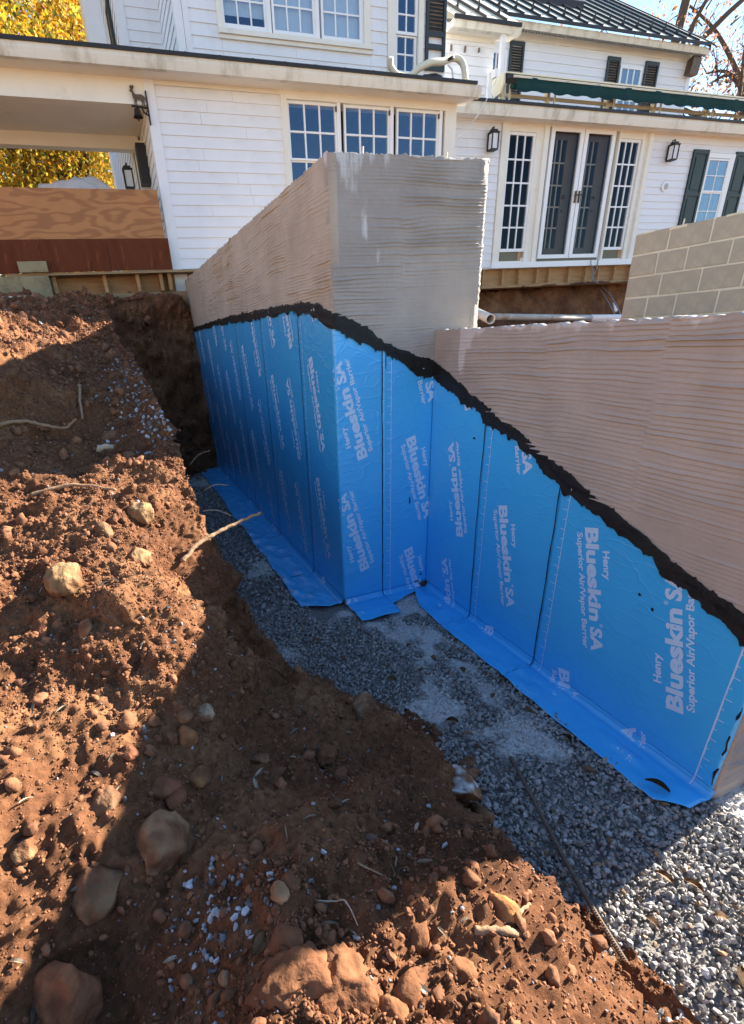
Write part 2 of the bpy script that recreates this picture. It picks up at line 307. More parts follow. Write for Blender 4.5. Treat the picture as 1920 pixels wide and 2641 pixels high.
# ================================================================== TERRAIN
CY  = [-3.2, -.2, .2, .45, .6, .75, .95, 1.2, 1.45, 1.6, 1.78, 1.9, 2.0, 2.2, 2.55, 3.0, 3.3, 3.9, 5.0, 6.7, 8.0, 9.4]
CX  = [.30, .32, .37, .45, .48, .54, .64, .73, .73, .66, .47, .31, .25, .24, .22, .25, .24, .20, .18, .14, .10, .10]
CZ  = [.70, .72, .71, .70, .66, .60, .50, .40, .36, .35, .38, .48, .80, 1.05, 1.20, 1.30, 1.42, 1.58, 1.68, 1.84, 2.35, 2.5]
FY  = [-3.2, .0, .38, .65, .81, 1.12, 1.42, 1.72, 1.9, 2.02, 2.15, 2.44, 2.8, 3.46, 4.7, 6.1, 7.5, 7.9, 8.2, 9.4]
FX  = [1.2, 1.02, .98, .95, .86, .87, .98, .95, .80, .60, .40, .35, .37, .38, .38, .36, .40, 1.25, 1.30, 1.30]
def smooth_interp(y, X, Y):
    r = 0
    for d, w in ((-.09, .2), (0, .6), (.09, .2)): r = r + w*np.interp(y+d, X, Y)
    return r
xc = lambda y: smooth_interp(y, CY, CX)
xf = lambda y: smooth_interp(y, FY, FX)
CP = [(.08,1.50,.95),(-.11,1.29,.85),(-.22,.99,.75),(-.35,.83,.66),(-.14,.88,.64),(-.28,.80,.60),(-.33,.62,.57),(.07,.54,.80),(.18,.54,.76),(0,2.72,1.24),(-.22,2.74,1.27),(-.55,2.9,1.33),(-.2,3.15,1.27),
      (-.5,1.46,.98),(-.45,.63,.58),(-.13,.46,.66),(-.3,.40,.58),(.34,1.16,.50),(.12,1.22,.60),(.24,1.40,.52),(.18,1.02,.62),(.30,.85,.66),(.12,.85,.72),(-.3,4,1.57),(-1.1,4.2,2.05),(-.62,3.08,1.38),(-.62,3.5,1.76),(-.46,4.8,1.88),(-.95,3.7,1.98),(-.28,3.5,1.40),(-.2,4.8,1.66),(-.6,6,1.78),(-1.25,6.2,2.12),(-.2,6.5,1.82),
      (-.2,7.4,2.1),(-1,8.2,2.46),(-.3,8.2,2.43),(-3,8,2.4),(-3,6,2.25),(-3,3,1.7),(-2,1.3,1.35),(-3.6,0,1.3),(-.5,-1,.85),(-1.5,-.4,1.1),(-.5,-3,.9),(-3.6,-3,1.2),(.2,-1,.75),(-1.1,2.6,1.45),(-.9,1.0,1.0),(-4.4,8.5,2.4),(-1,9.4,2.5),(-4.4,4,2.0),
      (.45,1.45,.44),(.28,1.62,.52),(.15,1.72,.80),(.05,1.8,1.02),(.05,2.1,1.10),(-.3,2.0,1.12)]
CP += [(float(xc(y)), y, float(np.interp(y, CY, CZ))) for y in CY[1:]]
_cp = np.array(CP)
def _tps_fit():
    n = len(_cp); d = np.hypot(_cp[:,None,0]-_cp[None,:,0], _cp[:,None,1]-_cp[None,:,1]); K = np.where(d > 0, d*d*np.log(d+1e-9), 0) + np.eye(n)*.01
    Pm = np.c_[np.ones(n), _cp[:,:2]]; A = np.block([[K, Pm], [Pm.T, np.zeros((3,3))]])
    return np.linalg.solve(A, np.r_[_cp[:,2], 0, 0, 0])
_w = _tps_fit()
def tps(x, y):
    x = np.asarray(x, float); y = np.asarray(y, float); r = _w[-3] + _w[-2]*x + _w[-1]*y
    for (px, py, _), w in zip(CP, _w): d = np.hypot(x-px, y-py)+1e-9; r = r + w*d*d*np.log(d)
    return r
def base_h(x, y):
    c, f = xc(y), xf(y); t = np.clip((x-c)/np.maximum(f-c, .05), 0, 1.3)
    top = np.maximum(tps(np.minimum(x, c), y), .05)
    ex = 1.55-.75*np.clip((y-1.75)/.5, 0, 1)
    z = np.where(t <= 0, top, top*(1-np.clip(t, 1e-6, 1)**ex) - .05*np.clip(t-.9, 0, 1))
    e = np.clip((y-7.75-.25*(x-.6))/.42, 0, 1); e = e*e*(3-2*e); z = np.where(x > c, np.maximum(z, e*2.42*np.clip(1.4-.35*x, .85, 1)), z)
    return z
def build_terrain():
    ya = np.linspace(-3, -.12, 45); yb = np.arange(-.1, 2.75, .0065); yc = [2.756]; st = .0075
    while yc[-1] < 8.7: yc.append(yc[-1]+(st if not 7.45 < yc[-1] < 8.5 else .006)); st = min(st*1.006, .022)
    ys = np.r_[ya, yb, yc]; nr = len(ys)
    c = xc(ys)[:,None]; f = xf(ys)[:,None]
    tA = np.linspace(0, 1, 60, endpoint=False)[None]; tB = np.linspace(0, 1, 215, endpoint=False)[None]; tC = np.linspace(0, 1, 105)[None]
    X = np.concatenate([-4.4 + (c-1.3+4.4)*tA, c-1.3+1.25*tB, c-.05+(f+.16-c+.05)*tC], 1); Y = np.repeat(ys[:,None], X.shape[1], 1)
    Z = base_h(X, Y); P = np.stack([X, Y, Z], -1)
    du = np.gradient(P, axis=1); dv = np.gradient(P, axis=0); N = np.cross(du, dv); N /= np.linalg.norm(N, axis=-1, keepdims=True)+1e-9
    lump = fbm(X*3.3, Y*3.3, Z*3.3, 3, 2)
    d = .055*lump*np.clip((Z+.02)/.3, 0, 1)
    d += .030*fbm(X*6.5, Y*6.5, Z*6.5, 4, 2)*np.clip((Z-.05)/.3, 0, 1)
    d += .024*fbm(X*11, Y*11, Z*11, 5, 2) + .017*np.abs(fbm(X*25, Y*25, Z*25, 9, 2)) + .0085*fbm(X*58, Y*58, Z*58, 21, 2)
    # crumbly faces: steep ground is rougher, with ledges
    steep = np.clip(1-N[...,2], 0, 1)
    d += steep*(.075*fbm(X*4.5, Y*4.5, Z*7, 31, 3) + .055*np.abs(fbm(X*13, Y*13, Z*17, 33, 3)))
    near = np.clip((.85-Y)/.2, 0, 1)*np.clip((X-.0)/.1, 0, 1); d += near*(.016*np.abs(fbm(X*19, Y*19, Z*19, 47, 3)) + .005*fbm(X*42, Y*42, Z*42, 48, 2))
    d -= steep*.085*(Y > 1.7)
    P = P + N*d[...,None]
    nc = X.shape[1]
    dark = np.clip(.5+.5*fbm(X*1.3, Y*1.3, Z*1.3, 44, 2), 0, 1)
    me = np_mesh('dirt_bank', P.reshape(-1,3), grid_faces(nr, nc), None, True)
    me.materials.append(MT['dirt'])
    o = link('dirt_bank', me, kind='structure')
    return P, N, o, me
TP, TN, bank, bankme = build_terrain()
_bv = BVHTree.FromPolygons([Vector(v) for v in TP.reshape(-1,3)], [tuple(f) for f in grid_faces(*TP.shape[:2])])
def ground_z(x, y, default=0.):
    h = _bv.ray_cast(Vector((x, y, 6)), Vector((0,0,-1)))
    return (h[0].z, h[1]) if h[0] else (default, Vector((0,0,1)))
def gz(x, y): return max(ground_z(x, y)[0], 0)

# far ground sheet (ring around the dig), interior soil, gravel bed
def ring_ground():
    bm = BM(); xs = [-160, -4.3, 16.5, 160]; ys = [-160, -2.9, 8.6, 160]
    for i in range(3):
        for j in range(3):
            if i == 1 and j == 1: continue
            zz = [(x, y, 2.36 if y >= 8.6 else (2.0 if x > 10 else 1.15)) for x, y in ((xs[i], ys[j]), (xs[i+1], ys[j]), (xs[i+1], ys[j+1]), (xs[i], ys[j+1]))]
            bm.faces.new([bm.verts.new(p) for p in zz])
    bmesh.ops.remove_doubles(bm, verts=bm.verts, dist=.001)
    return obj('ground', bm, MT['grass'], None, base=(0,0,0), kind='structure')
ring_ground()
def bounce_heap():      # unseen heap added left of the dig to bounce warm light onto the wall
    X, Y = np.meshgrid(np.linspace(-12, -4.35, 70), np.linspace(-4, 9.5, 110)); ex = np.clip((X+4.35)/-2.6, 0, 1)*np.clip((X+12)/3, 0, 1)*np.clip((Y+4)/2, 0, 1)*np.clip((9.5-Y)/2, 0, 1)
    Z = 1.1 + 3.3*ex**.8*(1+.18*fbm(X*.5, Y*.5, 0, 91, 3)) + .12*fbm(X*2.2, Y*2.2, 0, 92, 4)
    me = np_mesh('bounce_heap', np.stack([X, Y, Z], -1).reshape(-1,3), grid_faces(*X.shape), None, True); me.materials.append(MT['bounce_soil']); link('bounce_heap', me, kind='structure')
bounce_heap()
def soil_patch(name, x0, x1, y0, y1, n, m, fn, amp, seed):
    X, Y = np.meshgrid(np.linspace(x0, x1, n), np.linspace(y0, y1, m)); Z = fn(X, Y)
    Z = Z + amp*(fbm(X*4, Y*4, 0, seed, 4)) + amp*.5*np.abs(fbm(X*13, Y*13, Z*8, seed+3, 2))
    Yd = Y - .05*fbm(X*5, Z*7, 0, seed+9, 3)
    me = np_mesh(name, np.stack([X, Yd, Z], -1).reshape(-1,3), grid_faces(m, n), None, True); me.materials.append(MT['dirt'])
    return link(name, me, kind='structure')
def inner_h(X, Y):
    t = np.clip((Y-8.55)/.5, 0, 1); t = t*t*(3-2*t)
    z = 1.62 + .05*(X-6)/6 + t*.72
    z = np.where((X > 7.75) & (X < 8.75) & (Y > 8.4), z - .25*np.clip(1-np.abs(X-8.2)/.5, 0, 1)*np.clip((9.0-Y)/.3, 0, 1), z)
    return z
soil_patch('soil_inside_foundation', 2.2, 16.6, 3.2, 9.42, 420, 260, inner_h, .06, 71)
soil_patch('soil_beside_foundation', 2.15, 16.6, -3.0, 3.3, 120, 70, lambda X, Y: -.02 + np.clip((X-3.4)/2, 0, 1)*1.6, .03, 75)
def dust_fn(x, y):      # pale cement wash spilled along the footing
    d = np.clip(fbm(x*1.8, y*1.8, 0, 61, 4)*1.2 + 1.05 - np.abs(1.50-x)*2.1, 0, 1)*np.clip((y-.95)*3, 0, 1); d = np.maximum(d, np.clip((x-1.72)*3, 0, 1)*(y < .85)*np.clip((y-.35)*4, 0, 1))
    return np.clip((d*np.clip(fbm(x*7, y*7, 0, 62, 4)+.85, 0, 1)-.3)*2.2, 0, 1)
def gravel_base():
    X, Y = np.meshgrid(np.linspace(.2, 3.6, 300), np.r_[np.linspace(-3, 0, 30), np.linspace(.02, 8.4, 330)]); Z = -.012 + .008*fbm(X*6, Y*6, 0, 51, 3)
    d = dust_fn(X, Y)[...,None]; C = np.array([.19,.178,.165])*(1-d)+np.array([.52,.505,.48])*d; Z = Z + .007*d[...,0]
    me = np_mesh('gravel_bed', np.stack([X, Y, Z], -1).reshape(-1,3), grid_faces(*X.shape), C.reshape(-1,3), True); me.materials.append(MT['bed'])
    return link('gravel_bed', me, kind='structure')
gravel_base()

# ------------------------------------------------------------------ scattered pieces built in bulk
_ico = bmesh.new(); bmesh.ops.create_icosphere(_ico, subdivisions=1, radius=1)
ICO_V = np.array([v.co for v in _ico.verts]); ICO_F = np.array([[v.index for v in f.verts] for f in _ico.faces]); _ico.free()
_ico = bmesh.new(); bmesh.ops.create_icosphere(_ico, subdivisions=2, radius=1)
ICO2_V = np.array([v.co for v in _ico.verts]); ICO2_F = np.array([[v.index for v in f.verts] for f in _ico.faces]); _ico.free()
_ico = bmesh.new(); bmesh.ops.create_icosphere(_ico, subdivisions=4, radius=1)
ICO4_V = np.array([v.co for v in _ico.verts]); ICO4_F = np.array([[v.index for v in f.verts] for f in _ico.faces]); _ico.free()
def chiselled(V, seed, cuts, lo=.55, hi=.85):
    r = np.random.default_rng(seed); V = V.copy()
    for _ in range(cuts):
        n = r.normal(size=3); n /= np.linalg.norm(n); d = r.uniform(lo, hi); s = V@n; V -= np.maximum(s-d, 0)[:,None]*n
    return V
def rand_rot(n, rng):
    q = rng.normal(size=(n,4)); q /= np.linalg.norm(q, axis=1, keepdims=True); w, x, y, z = q.T
    return np.stack([1-2*(y*y+z*z), 2*(x*y-z*w), 2*(x*z+y*w), 2*(x*y+z*w), 1-2*(x*x+z*z), 2*(y*z-x*w), 2*(x*z-y*w), 2*(y*z+x*w), 1-2*(x*x+y*y)], -1).reshape(n,3,3)
def bulk(name, pos, rad, tint, material, rng, templates, faces, squash=(.45, .95), smooth=False, **kw):
    n = len(pos); k = len(templates[0]); idx = rng.integers(0, len(templates), n); T = np.stack(templates)[idx]
    S = np.stack([np.ones(n), rng.uniform(*squash, n), rng.uniform(*squash, n)*.85], -1)*rad[:,None]
    V = np.einsum('nij,nkj->nki', rand_rot(n, rng), T*S[:,None,:]) + pos[:,None,:]
    F = (faces[None] + (np.arange(n)*k)[:,None,None]).reshape(-1,3)
    me = np_mesh(name, V.reshape(-1,3), F, np.repeat(tint, k, 0), smooth); me.materials.append(material)
    return link(name, me, **kw)
STONES = [chiselled(ICO_V*RNG.uniform(.8, 1.15, (len(ICO_V), 1)), i, 4, .5, .8) for i in range(24)]
STONES2 = [chiselled(ICO2_V*RNG.uniform(.9, 1.08, (len(ICO2_V), 1)), 100+i, 8, .5, .8) for i in range(24)]
def on_gravel(x, y, m=.0):
    ok = x > xf(y)-.10
    wall = ((x > 1.20) & (y > 2.93)) | ((x > 1.9) & (x < 2.24) & (y > .79))
    flap = ((x > .97) & (y > 2.82)) | ((x > 1.73) & (x < 2.25) & (y > .83)) | ((y > 2.64) & (x > 1.22) & (x < 1.6))
    return ok & ~wall & ~flap
def gravel():
    rng = np.random.default_rng(5)
    def region(n, x0, x1, y0, y1, r0, r1, tmpl, faces, name):
        x = rng.uniform(x0, x1, n); y = rng.uniform(y0, y1, n); k = on_gravel(x, y); x, y = x[k], y[k]; n = len(x)
        r = r0 + (r1-r0)*rng.random(n)**2.2; z = rng.uniform(-.008, .010, n) + r*.25
        g = (.20+.22*rng.random(n)**1.2)[:,None]*np.array([[1.05,1,.94]]) ; w = rng.random(n)
        g[w > .96] = rng.uniform(.34, .46, ((w > .96).sum(), 1)); tan = (w < .05); g[tan] = np.array([.30,.20,.12])*rng.uniform(.6, 1.2, (tan.sum(), 1))
        dust = dust_fn(x, y); z = z - .011*dust; dust = np.clip(dust + (rng.random(n) < .04)*.4, 0, .92)[:,None]; g = g*(1-dust) + np.array([[.55,.535,.51]])*dust
        bulk(name, np.c_[x, y, z], r, g, MT['chips'], rng, tmpl, faces, kind='stuff', label='grey crushed stone gravel covering the trench floor', cat='gravel')
    region(32000, .3, 2.9, -.1, 1.55, .0055, .0185, STONES, ICO_F, 'crushed_stone')
    region(20000, .3, 1.95, 1.55, 3.1, .0055, .017, STONES, ICO_F, 'crushed_stone')
    region(5200, .3, 1.0, 3.1, 8.0, .010, .026, STONES, ICO_F, 'crushed_stone')
gravel()

def clods():
    rng = np.random.default_rng(9); P = TP.reshape(-1,3); N = TN.reshape(-1,3); yv = P[:,1]
    keep = (P[:,2] > .03) & (P[:,0] > -1.6) & (yv > .1)
    wgt = keep*np.where(yv < 2.7, 1, .8)*np.where((yv < .75) & (P[:,0] > .05), 2.6, 1)*np.clip(.25+fbm(P[:,0]*2.2, P[:,1]*2.2, 0, 81, 3)+.4, .35, 1.6); wgt /= wgt.sum()
    OV = np.array([(1,0,0),(-1,0,0),(0,1,0),(0,-1,0),(0,0,1),(0,0,-1)], float); OF = np.array([(0,2,4),(2,1,4),(1,3,4),(3,0,4),(2,0,5),(1,2,5),(3,1,5),(0,3,5)])
    T0 = [OV*RNG.uniform(.75, 1.3, (6, 1))+RNG.normal(size=(6,3))*.15 for i in range(40)]
    T1 = [chiselled(ICO_V*RNG.uniform(.8, 1.2, (len(ICO_V), 1)), 300+i, 2, .6, .9) for i in range(30)]
    T2 = [ICO2_V*(1+.55*fbm(ICO2_V[:,:1]*1.7+i*9, ICO2_V[:,1:2]*1.7, ICO2_V[:,2:]*1.7, 350+i, 3)) for i in range(20)]
    for n, r0, r1, T, FF, pw in ((78000, .0022, .0058, T0, OF, 1.6), (9500, .005, .0115, T1, ICO_F, 2.2), (700, .011, .028, T2, ICO2_F, 2.0)):
        idx = rng.choice(len(P), n, p=wgt); far = np.clip((yv[idx]-2.5)/4, 0, 1); r = (r0+(r1-r0)*rng.random(n)**pw)*(1+1.6*far); pos = P[idx] + N[idx]*r[:,None]*.25
        base = np.array([[.17,.075,.037]])*rng.uniform(.65, 1.6, (n, 1)); grey = (rng.random(n) < .015) & (r1 < .02); base[grey] = rng.uniform(.15, .34, (grey.sum(), 1))*np.array([[.97,1,1.04]])
        bulk('soil_crumbs', pos, r, base, MT['clod'], rng, T, FF, (.6, 1.0), T is not T1, kind='stuff', label='loose red brown soil crumbs covering the dirt bank', cat='soil')
    # pale stone chips spilled on the near mound
    C = [(-.05,.75,.05,70),(-.02,.68,.05,60),(-.08,.64,.04,30),(.24,1.30,.2,36),(.15,.95,.3,36),(.0,.70,.25,60)]
    x = np.concatenate([rng.normal(c[0], c[2], c[3]) for c in C]); y = np.concatenate([rng.normal(c[1], c[2], c[3]) for c in C])
    C2 = [(.05,3.6,.09,90),(.08,4.2,.10,90),(.12,5.0,.12,90),(.16,3.2,.06,60)]
    x = np.r_[x, np.concatenate([rng.normal(c[0], c[2], c[3]) for c in C2])]; y = np.r_[y, np.concatenate([rng.normal(c[1], c[2]*3, c[3]) for c in C2])]
    k = y > .2; x, y = x[k], y[k]
    z = np.array([ground_z(a, b)[0] for a, b in zip(x, y)]); r = np.where(y < 2.5, .003+.010*rng.random(len(x))**2, rng.uniform(.008, .02, len(x)))
    g = np.where(rng.random((len(x), 1)) < .6, rng.uniform(.28, .48, (len(x), 1)), rng.uniform(.10, .22, (len(x), 1)))*np.array([[.97,1,1.05]])
    bulk('stone_chips', np.c_[x, y, z+r*.3], r, g, MT['chips'], rng, STONES, ICO_F, kind='stuff', label='pale blue grey stone chips spilled on the dirt mound', cat='stone chips')
clods()

# ================================================================== FOUNDATION WALL
XL, YF, XR, XE, YE, YB = 1.235, 2.96, 1.92, 2.22, .80, 8.5
ZT, ZL = 2.625, 1.773
SC_IN = XR-XL
fw = thing('foundation_wall', (1.6, 3.0, 0), 'grey parged concrete foundation wall wrapped in blue printed waterproofing membrane', 'foundation wall')
TOPL = [(-5.59,2.0),(-3.53,2.022),(-1.82,2.017),(-1.01,2.0),(-.43,1.983),(-.16,1.946),(0,1.893),(.17,1.831),(.35,1.716),(.51,1.655),(.70,1.59),(.97,1.484),(1.32,1.329),(1.61,1.239),(1.87,1.132),(2.09,1.037),(2.31,.961),(2.5,.877),(2.85,.775)]
BOTL = [(-5.57,1.941),(-3.05,1.949),(-1.55,1.929),(-.82,1.932),(-.36,1.901),(0,1.81),(.17,1.715),(.32,1.655),(.55,1.521),(.71,1.468),(.93,1.405),(1.27,1.274),(1.55,1.184),(1.86,1.03),(2.08,.971),(2.3,.907),(2.44,.821),(2.6,.766),(2.85,.66)]
mtop = lambda s: np.interp(s, *zip(*TOPL)); mbot = lambda s: np.interp(s, *zip(*BOTL))
class Acc:
    def __init__(s): s.V, s.F, s.A, s.n = [], [], [], 0
    def add(s, V, F, a): s.V.append(V); s.F.append(F+s.n); s.A.append(a); s.n += len(V)
    def build(s, name, m, parent, attr=None, smooth=True):
        b = np.array(wloc(parent)) if parent else np.zeros(3); me = np_mesh(name, np.concatenate(s.V)-b, np.concatenate(s.F), None, smooth); me.materials.append(m)
        if attr: a = me.attributes.new(attr, 'FLOAT', 'POINT'); a.data.foreach_set('value', np.concatenate(s.A).astype(np.float32))
        return link(name, me, None, parent)
def ridges(a, b, seed, pitch=.019):
    st = np.floor(a/.52 + .35*vn(a*.3, b*1.7, 0, seed+2)); off = _h(st.astype(np.int64), np.zeros_like(st, np.int64), np.zeros_like(st, np.int64), seed)
    ph = b/pitch + off*3 + 1.1*fbm(a*1.1, b*2.6, 0, seed+5, 3) + .22*fbm(a*5, b*16, 0, seed+6, 2)
    fr = ph-np.floor(ph); ln = np.floor(ph).astype(np.int64); h = np.clip(1-fr/.8, 0, 1)*np.clip(fr/.12, 0, 1); la = .15+1.1*_h(ln, (st*7).astype(np.int64), np.zeros_like(ln), seed+30)
    amp = np.clip(.50 + 1.1*fbm(a*1.6, b*3.0, 0, seed+8, 4), .14, 1)*np.clip(.7+.8*vn(a*5, b*45, 0, seed+9), .25, 1.15)
    return .0145*h*amp*la + .0035*fbm(a*3, b*5, 0, seed+11, 3) + .0012*vn(a*60, b*60, 0, seed+12)
def patch(acc, o, u, n, lu, z0, z1, du, dv, seed, splash=None, ragged=.004, rag_end=0, s0=None):
    o, u, n = np.array(o, float), np.array(u, float), np.array(n, float); nu = int(lu/du)+1; nv = int((z1-z0)/dv)+1
    A, B = np.meshgrid(np.linspace(0, lu, nu), np.linspace(z0, z1, nv)); d = ridges(A, B, seed)
    d = d*np.clip(np.minimum(A, lu-A)/.03, .15, 1)
    if s0 is not None: m_ = np.clip((B-.5*(mtop(s0+A)+mbot(s0+A)))/.02, 0, 1); d = d*m_ - .004*(1-m_)
    Bz = B + (B > z1-.004)*ragged*(.6+1.1*fbm(A*70, 0*A, 0, seed+20, 4))
    Au = A + (A > lu-.006)*rag_end*(.6+1.1*fbm(B*55, 0*B, 0, seed+22, 4))
    V = o + Au[...,None]*u + d[...,None]*n; V[...,2] = Bz
    # skirts on top row and both ends so that no gap shows behind the coat
    Vs = np.concatenate([V, (V[-1:] - n*.05)], 0); Vs = np.concatenate([Vs[:, :1]-n*.05, Vs, Vs[:, -1:]-n*.05], 1)
    sp = np.zeros(A.shape) if splash is None else splash(A, B)
    sp = np.concatenate([sp, sp[-1:]], 0); sp = np.concatenate([sp[:, :1], sp, sp[:, -1:]], 1)
    acc.add(Vs.reshape(-1,3), grid_faces(*Vs.shape[:2]), sp.ravel())
tall = Acc(); front = Acc(); low = Acc()
def rawbox(acc, x0, x1, y0, y1, z0, z1):
    V = np.array([(x,y,z) for x in (x0,x1) for y in (y0,y1) for z in (z0,z1)]); F = np.array(((0,1,3,2),(4,6,7,5),(0,4,5,1),(2,3,7,6),(0,2,6,4),(1,5,7,3))); acc.add(V, F, np.full(8, -.1))
def top_splash(z1, k=.18, depth=.10, seed=3):
    return lambda A, B: k*np.exp(-(z1-B)/depth)*(1+fbm(A*6, B*1.5, 0, seed, 3)) - .03
rawbox(tall, XL+.012, XL+.3, YF+.012, YB, -.1, ZT-.003); rawbox(tall, XL+.3, XE-.012, YF+.012, YF+.3, -.1, ZT-.0035)
patch(tall, (XL, YB, 0), (0,-1,0), (-1,0,0), YB-YF, 1.75, ZT, .026, .0035, 101, top_splash(ZT, .05, .05), .006, 0, -(YB-YF))
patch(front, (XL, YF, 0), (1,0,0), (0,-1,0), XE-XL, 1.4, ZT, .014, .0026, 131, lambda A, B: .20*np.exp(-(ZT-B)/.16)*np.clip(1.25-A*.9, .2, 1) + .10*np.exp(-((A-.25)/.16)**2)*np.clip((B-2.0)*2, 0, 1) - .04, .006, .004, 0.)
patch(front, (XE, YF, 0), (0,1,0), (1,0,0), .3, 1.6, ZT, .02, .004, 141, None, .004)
rawbox(low, XR+.012, XE-.012, YE+.012, YF+.02, -.1, ZL-.003)
patch(low, (XR, YF+.01, 0), (0,-1,0), (-1,0,0), YF+.01-YE, .5, ZL, .014, .0024, 161, lambda A, B: .26*np.exp(-(ZL-B)/.05) + .26*np.exp(-((A-.31+.03*np.sin(B*9))/.045)**2)*np.clip((B-1.32)*4, 0, 1) - .05, .006, 0, SC_IN)
patch(low, (XR, YE, 0), (1,0,0), (0,-1,0), .3, -.02, ZL, .012, .003, 171, None, .004)
tw = tall.build('tall_wall', MT['parge'], fw, 'splash'); tw['label'] = 'tall grey wall section with ridged trowelled parge coat'
fr_ = front.build('front_coat', MT['pargeshade'], fw, 'splash'); fr_['label'] = 'ridged parge coat on the front of the tall pier, coloured darker for shade'
lw = low.build('low_wall', MT['pargepink'], fw, 'splash'); lw['label'] = 'lower pinkish wall section with ridged trowelled parge coat'
for x, y in ((1.50, 3.1), (2.05, 3.13)):
    bm = BM(); tube(bm, [(x, y, ZT-.05), (x+.004, y, ZT+.07)], .006, 6); obj('rebar_stub', bm, MT['greypvc'], fw)

# ---- membrane: s runs round the wall (left face s<0, pier front 0..SC_IN, right wall beyond), b is the height up the sheet
RC = .035
def mem(s, b, off, side):
    """surface point for sheet coordinates, numpy arrays; side 'L','F','R' chooses the face the flap belongs to"""
    s = np.asarray(s, float); b = np.asarray(b, float)
    a = np.clip((RC-b)/RC, 0, np.pi/2); flat = np.maximum(RC*(1-np.pi/2)-b, 0)
    out = off + RC*(1-np.cos(a)) + flat
    z = np.where(b >= RC, b, RC*(1-np.sin(a))) + .014 + flat*0
    z = z + np.where(flat > 0, .010*fbm(s*9, flat*14, 0, 205, 2)*np.clip(flat/.05, 0, 1) + .006, 0)
    z = np.where(flat > 0, np.maximum(z, .012+off*.4), z)
    if side == 'L': return np.stack([XL-out, YF-s, z], -1)
    if side == 'F': return np.stack([XL+s, YF-out, z], -1)
    return np.stack([XR-out, YF-(s-SC_IN), z], -1)
def side_of(s): return 'L' if s < 0 else ('F' if s < SC_IN else 'R')
def wrap(s, b, off):
    """wall part: follows both corners"""
    s = np.asarray(s, float); L = mem(s, b, off, 'L'); F = mem(s, b, off, 'F'); Rr = mem(s, b, off, 'R')
    F[...,0] = np.clip(F[...,0], XL-.009, XR-.006); Rr[...,1] = np.minimum(Rr[...,1], YF-.006)
    L[...,1] = np.maximum(L[...,1], YF-.004)
    return np.where((s < 0)[...,None], L, np.where((s < SC_IN)[...,None], F, Rr))
STARTS = [-5.54, -4.45, -3.49, -2.53, -1.57, -.61, .305, 1.245, 1.845, 2.84]
def off_fn(s, b, i):
    f = (s-STARTS[i])/max(STARTS[i+1]-STARTS[i], .01)
    crease = np.maximum(0, 1-np.abs(vn(s*5+b*4, b*9-s*2, 0, 230+i))/.06)
    cmask = np.clip(vn(s*2, b*2, 0, 240)+.25, 0, 1)
    return .0098 - .0026*f + .0009*fbm(s*5, b*5, 0, 220+i, 2) + .0026*crease*cmask
FLAPW = {'L': .285, 'F': .26, 'R': .205}
def flap_range(i, side):
    s0, s1 = STARTS[i], STARTS[i+1]+.012
    lim = {'L': (-9, -.01), 'F': (.0, SC_IN-.06), 'R': (SC_IN+.03, 9)}[side]
    return max(s0, lim[0]), min(s1, lim[1])
def flap_w(s, side):
    w = FLAPW[side] + .012*fbm(np.asarray(s)*3.5, 0*np.asarray(s), 0, 260, 3)
    if side == 'L': w = w*np.clip(.35+(-np.asarray(s))/.13, .35, 1)*np.clip((np.asarray(s)+5.6)/.25, .3, 1)
    if side == 'F': w = np.where(np.asarray(s) < .30, w+.06*np.asarray(s), .13 - .1*np.clip((np.asarray(s)-.32)/.3, 0, 1))
    if side == 'R': w = w*np.clip(.45+(np.asarray(s)-SC_IN)/.5, .45, 1)*np.clip(.55+(2.84-np.asarray(s))/.16, .55, 1)
    return w
sheets = []
for i in range(9):
    s0, s1 = STARTS[i], STARTS[i+1]+(.012 if i < 8 else 0); acc = Acc()
    ss = np.unique(np.r_[np.linspace(s0, s1, int((s1-s0)/.02)+2), [c for c in (-1e-4, 1e-4, SC_IN-1e-4, SC_IN+1e-4) if s0 < c < s1]])
    tt = np.linspace(0, 1, 90); S, T = np.meshgrid(ss, tt); top = (.35*mtop(ss)+.65*mbot(ss))[None]; B = RC + (top-RC)*T
    V = wrap(S, B, off_fn(S, B, i)); acc.add(V.reshape(-1,3), grid_faces(*S.shape), np.zeros(S.size))
    for sd_ in 'LFR':
        a, b_ = flap_range(i, sd_)
        if b_-a < .02: continue
        sf = np.linspace(a, b_, int((b_-a)/.02)+2); tf = np.linspace(0, 1, 26); S, T = np.meshgrid(sf, tf); w = flap_w(sf, sd_)[None]; B = RC - (RC+w)*T
        V = mem(S, B, off_fn(S, B, i), sd_); acc.add(V.reshape(-1,3), grid_faces(*S.shape), np.zeros(S.size))
    sh = acc.build('membrane_sheet', MT['blue'], fw); sheets.append(sh)
    md = sh.modifiers.new('thick', 'SOLIDIFY'); md.thickness = .0015; md.offset = 0
# ---- black lap seams, printed lap lines with ticks
def strip_on_sheet(i, sA, width, name, m, dz, b0=None, wob=0):
    acc = Acc(); sm = sA+width/2; sd_ = side_of(sm); top = float(.5*(mtop(sm)+mbot(sm))); w = float(flap_w(sm, sd_)) if b0 is None else 0
    B1 = np.linspace(top, -w+.004 if b0 is None else b0, 120); S = np.stack([sA+wob*fbm(B1*3, 0*B1, 0, 300+i, 3), sA+width*(1+.25*vn(B1*40, 0*B1, 0, 310+i))+wob*fbm(B1*3, 0*B1, 0, 300+i, 3)], 1); B = np.stack([B1, B1], 1)
    V = mem(S, B, off_fn(S, B, i)+dz, sd_); acc.add(V.reshape(-1,3), grid_faces(*S.shape), np.zeros(S.size)); return acc
for i in range(1, 9):
    acc = strip_on_sheet(i, STARTS[i]-.0028, .0056, 'seam', None, .0022, wob=.004); o = acc.build('lap_seam', MT['mastic'], sheets[i])
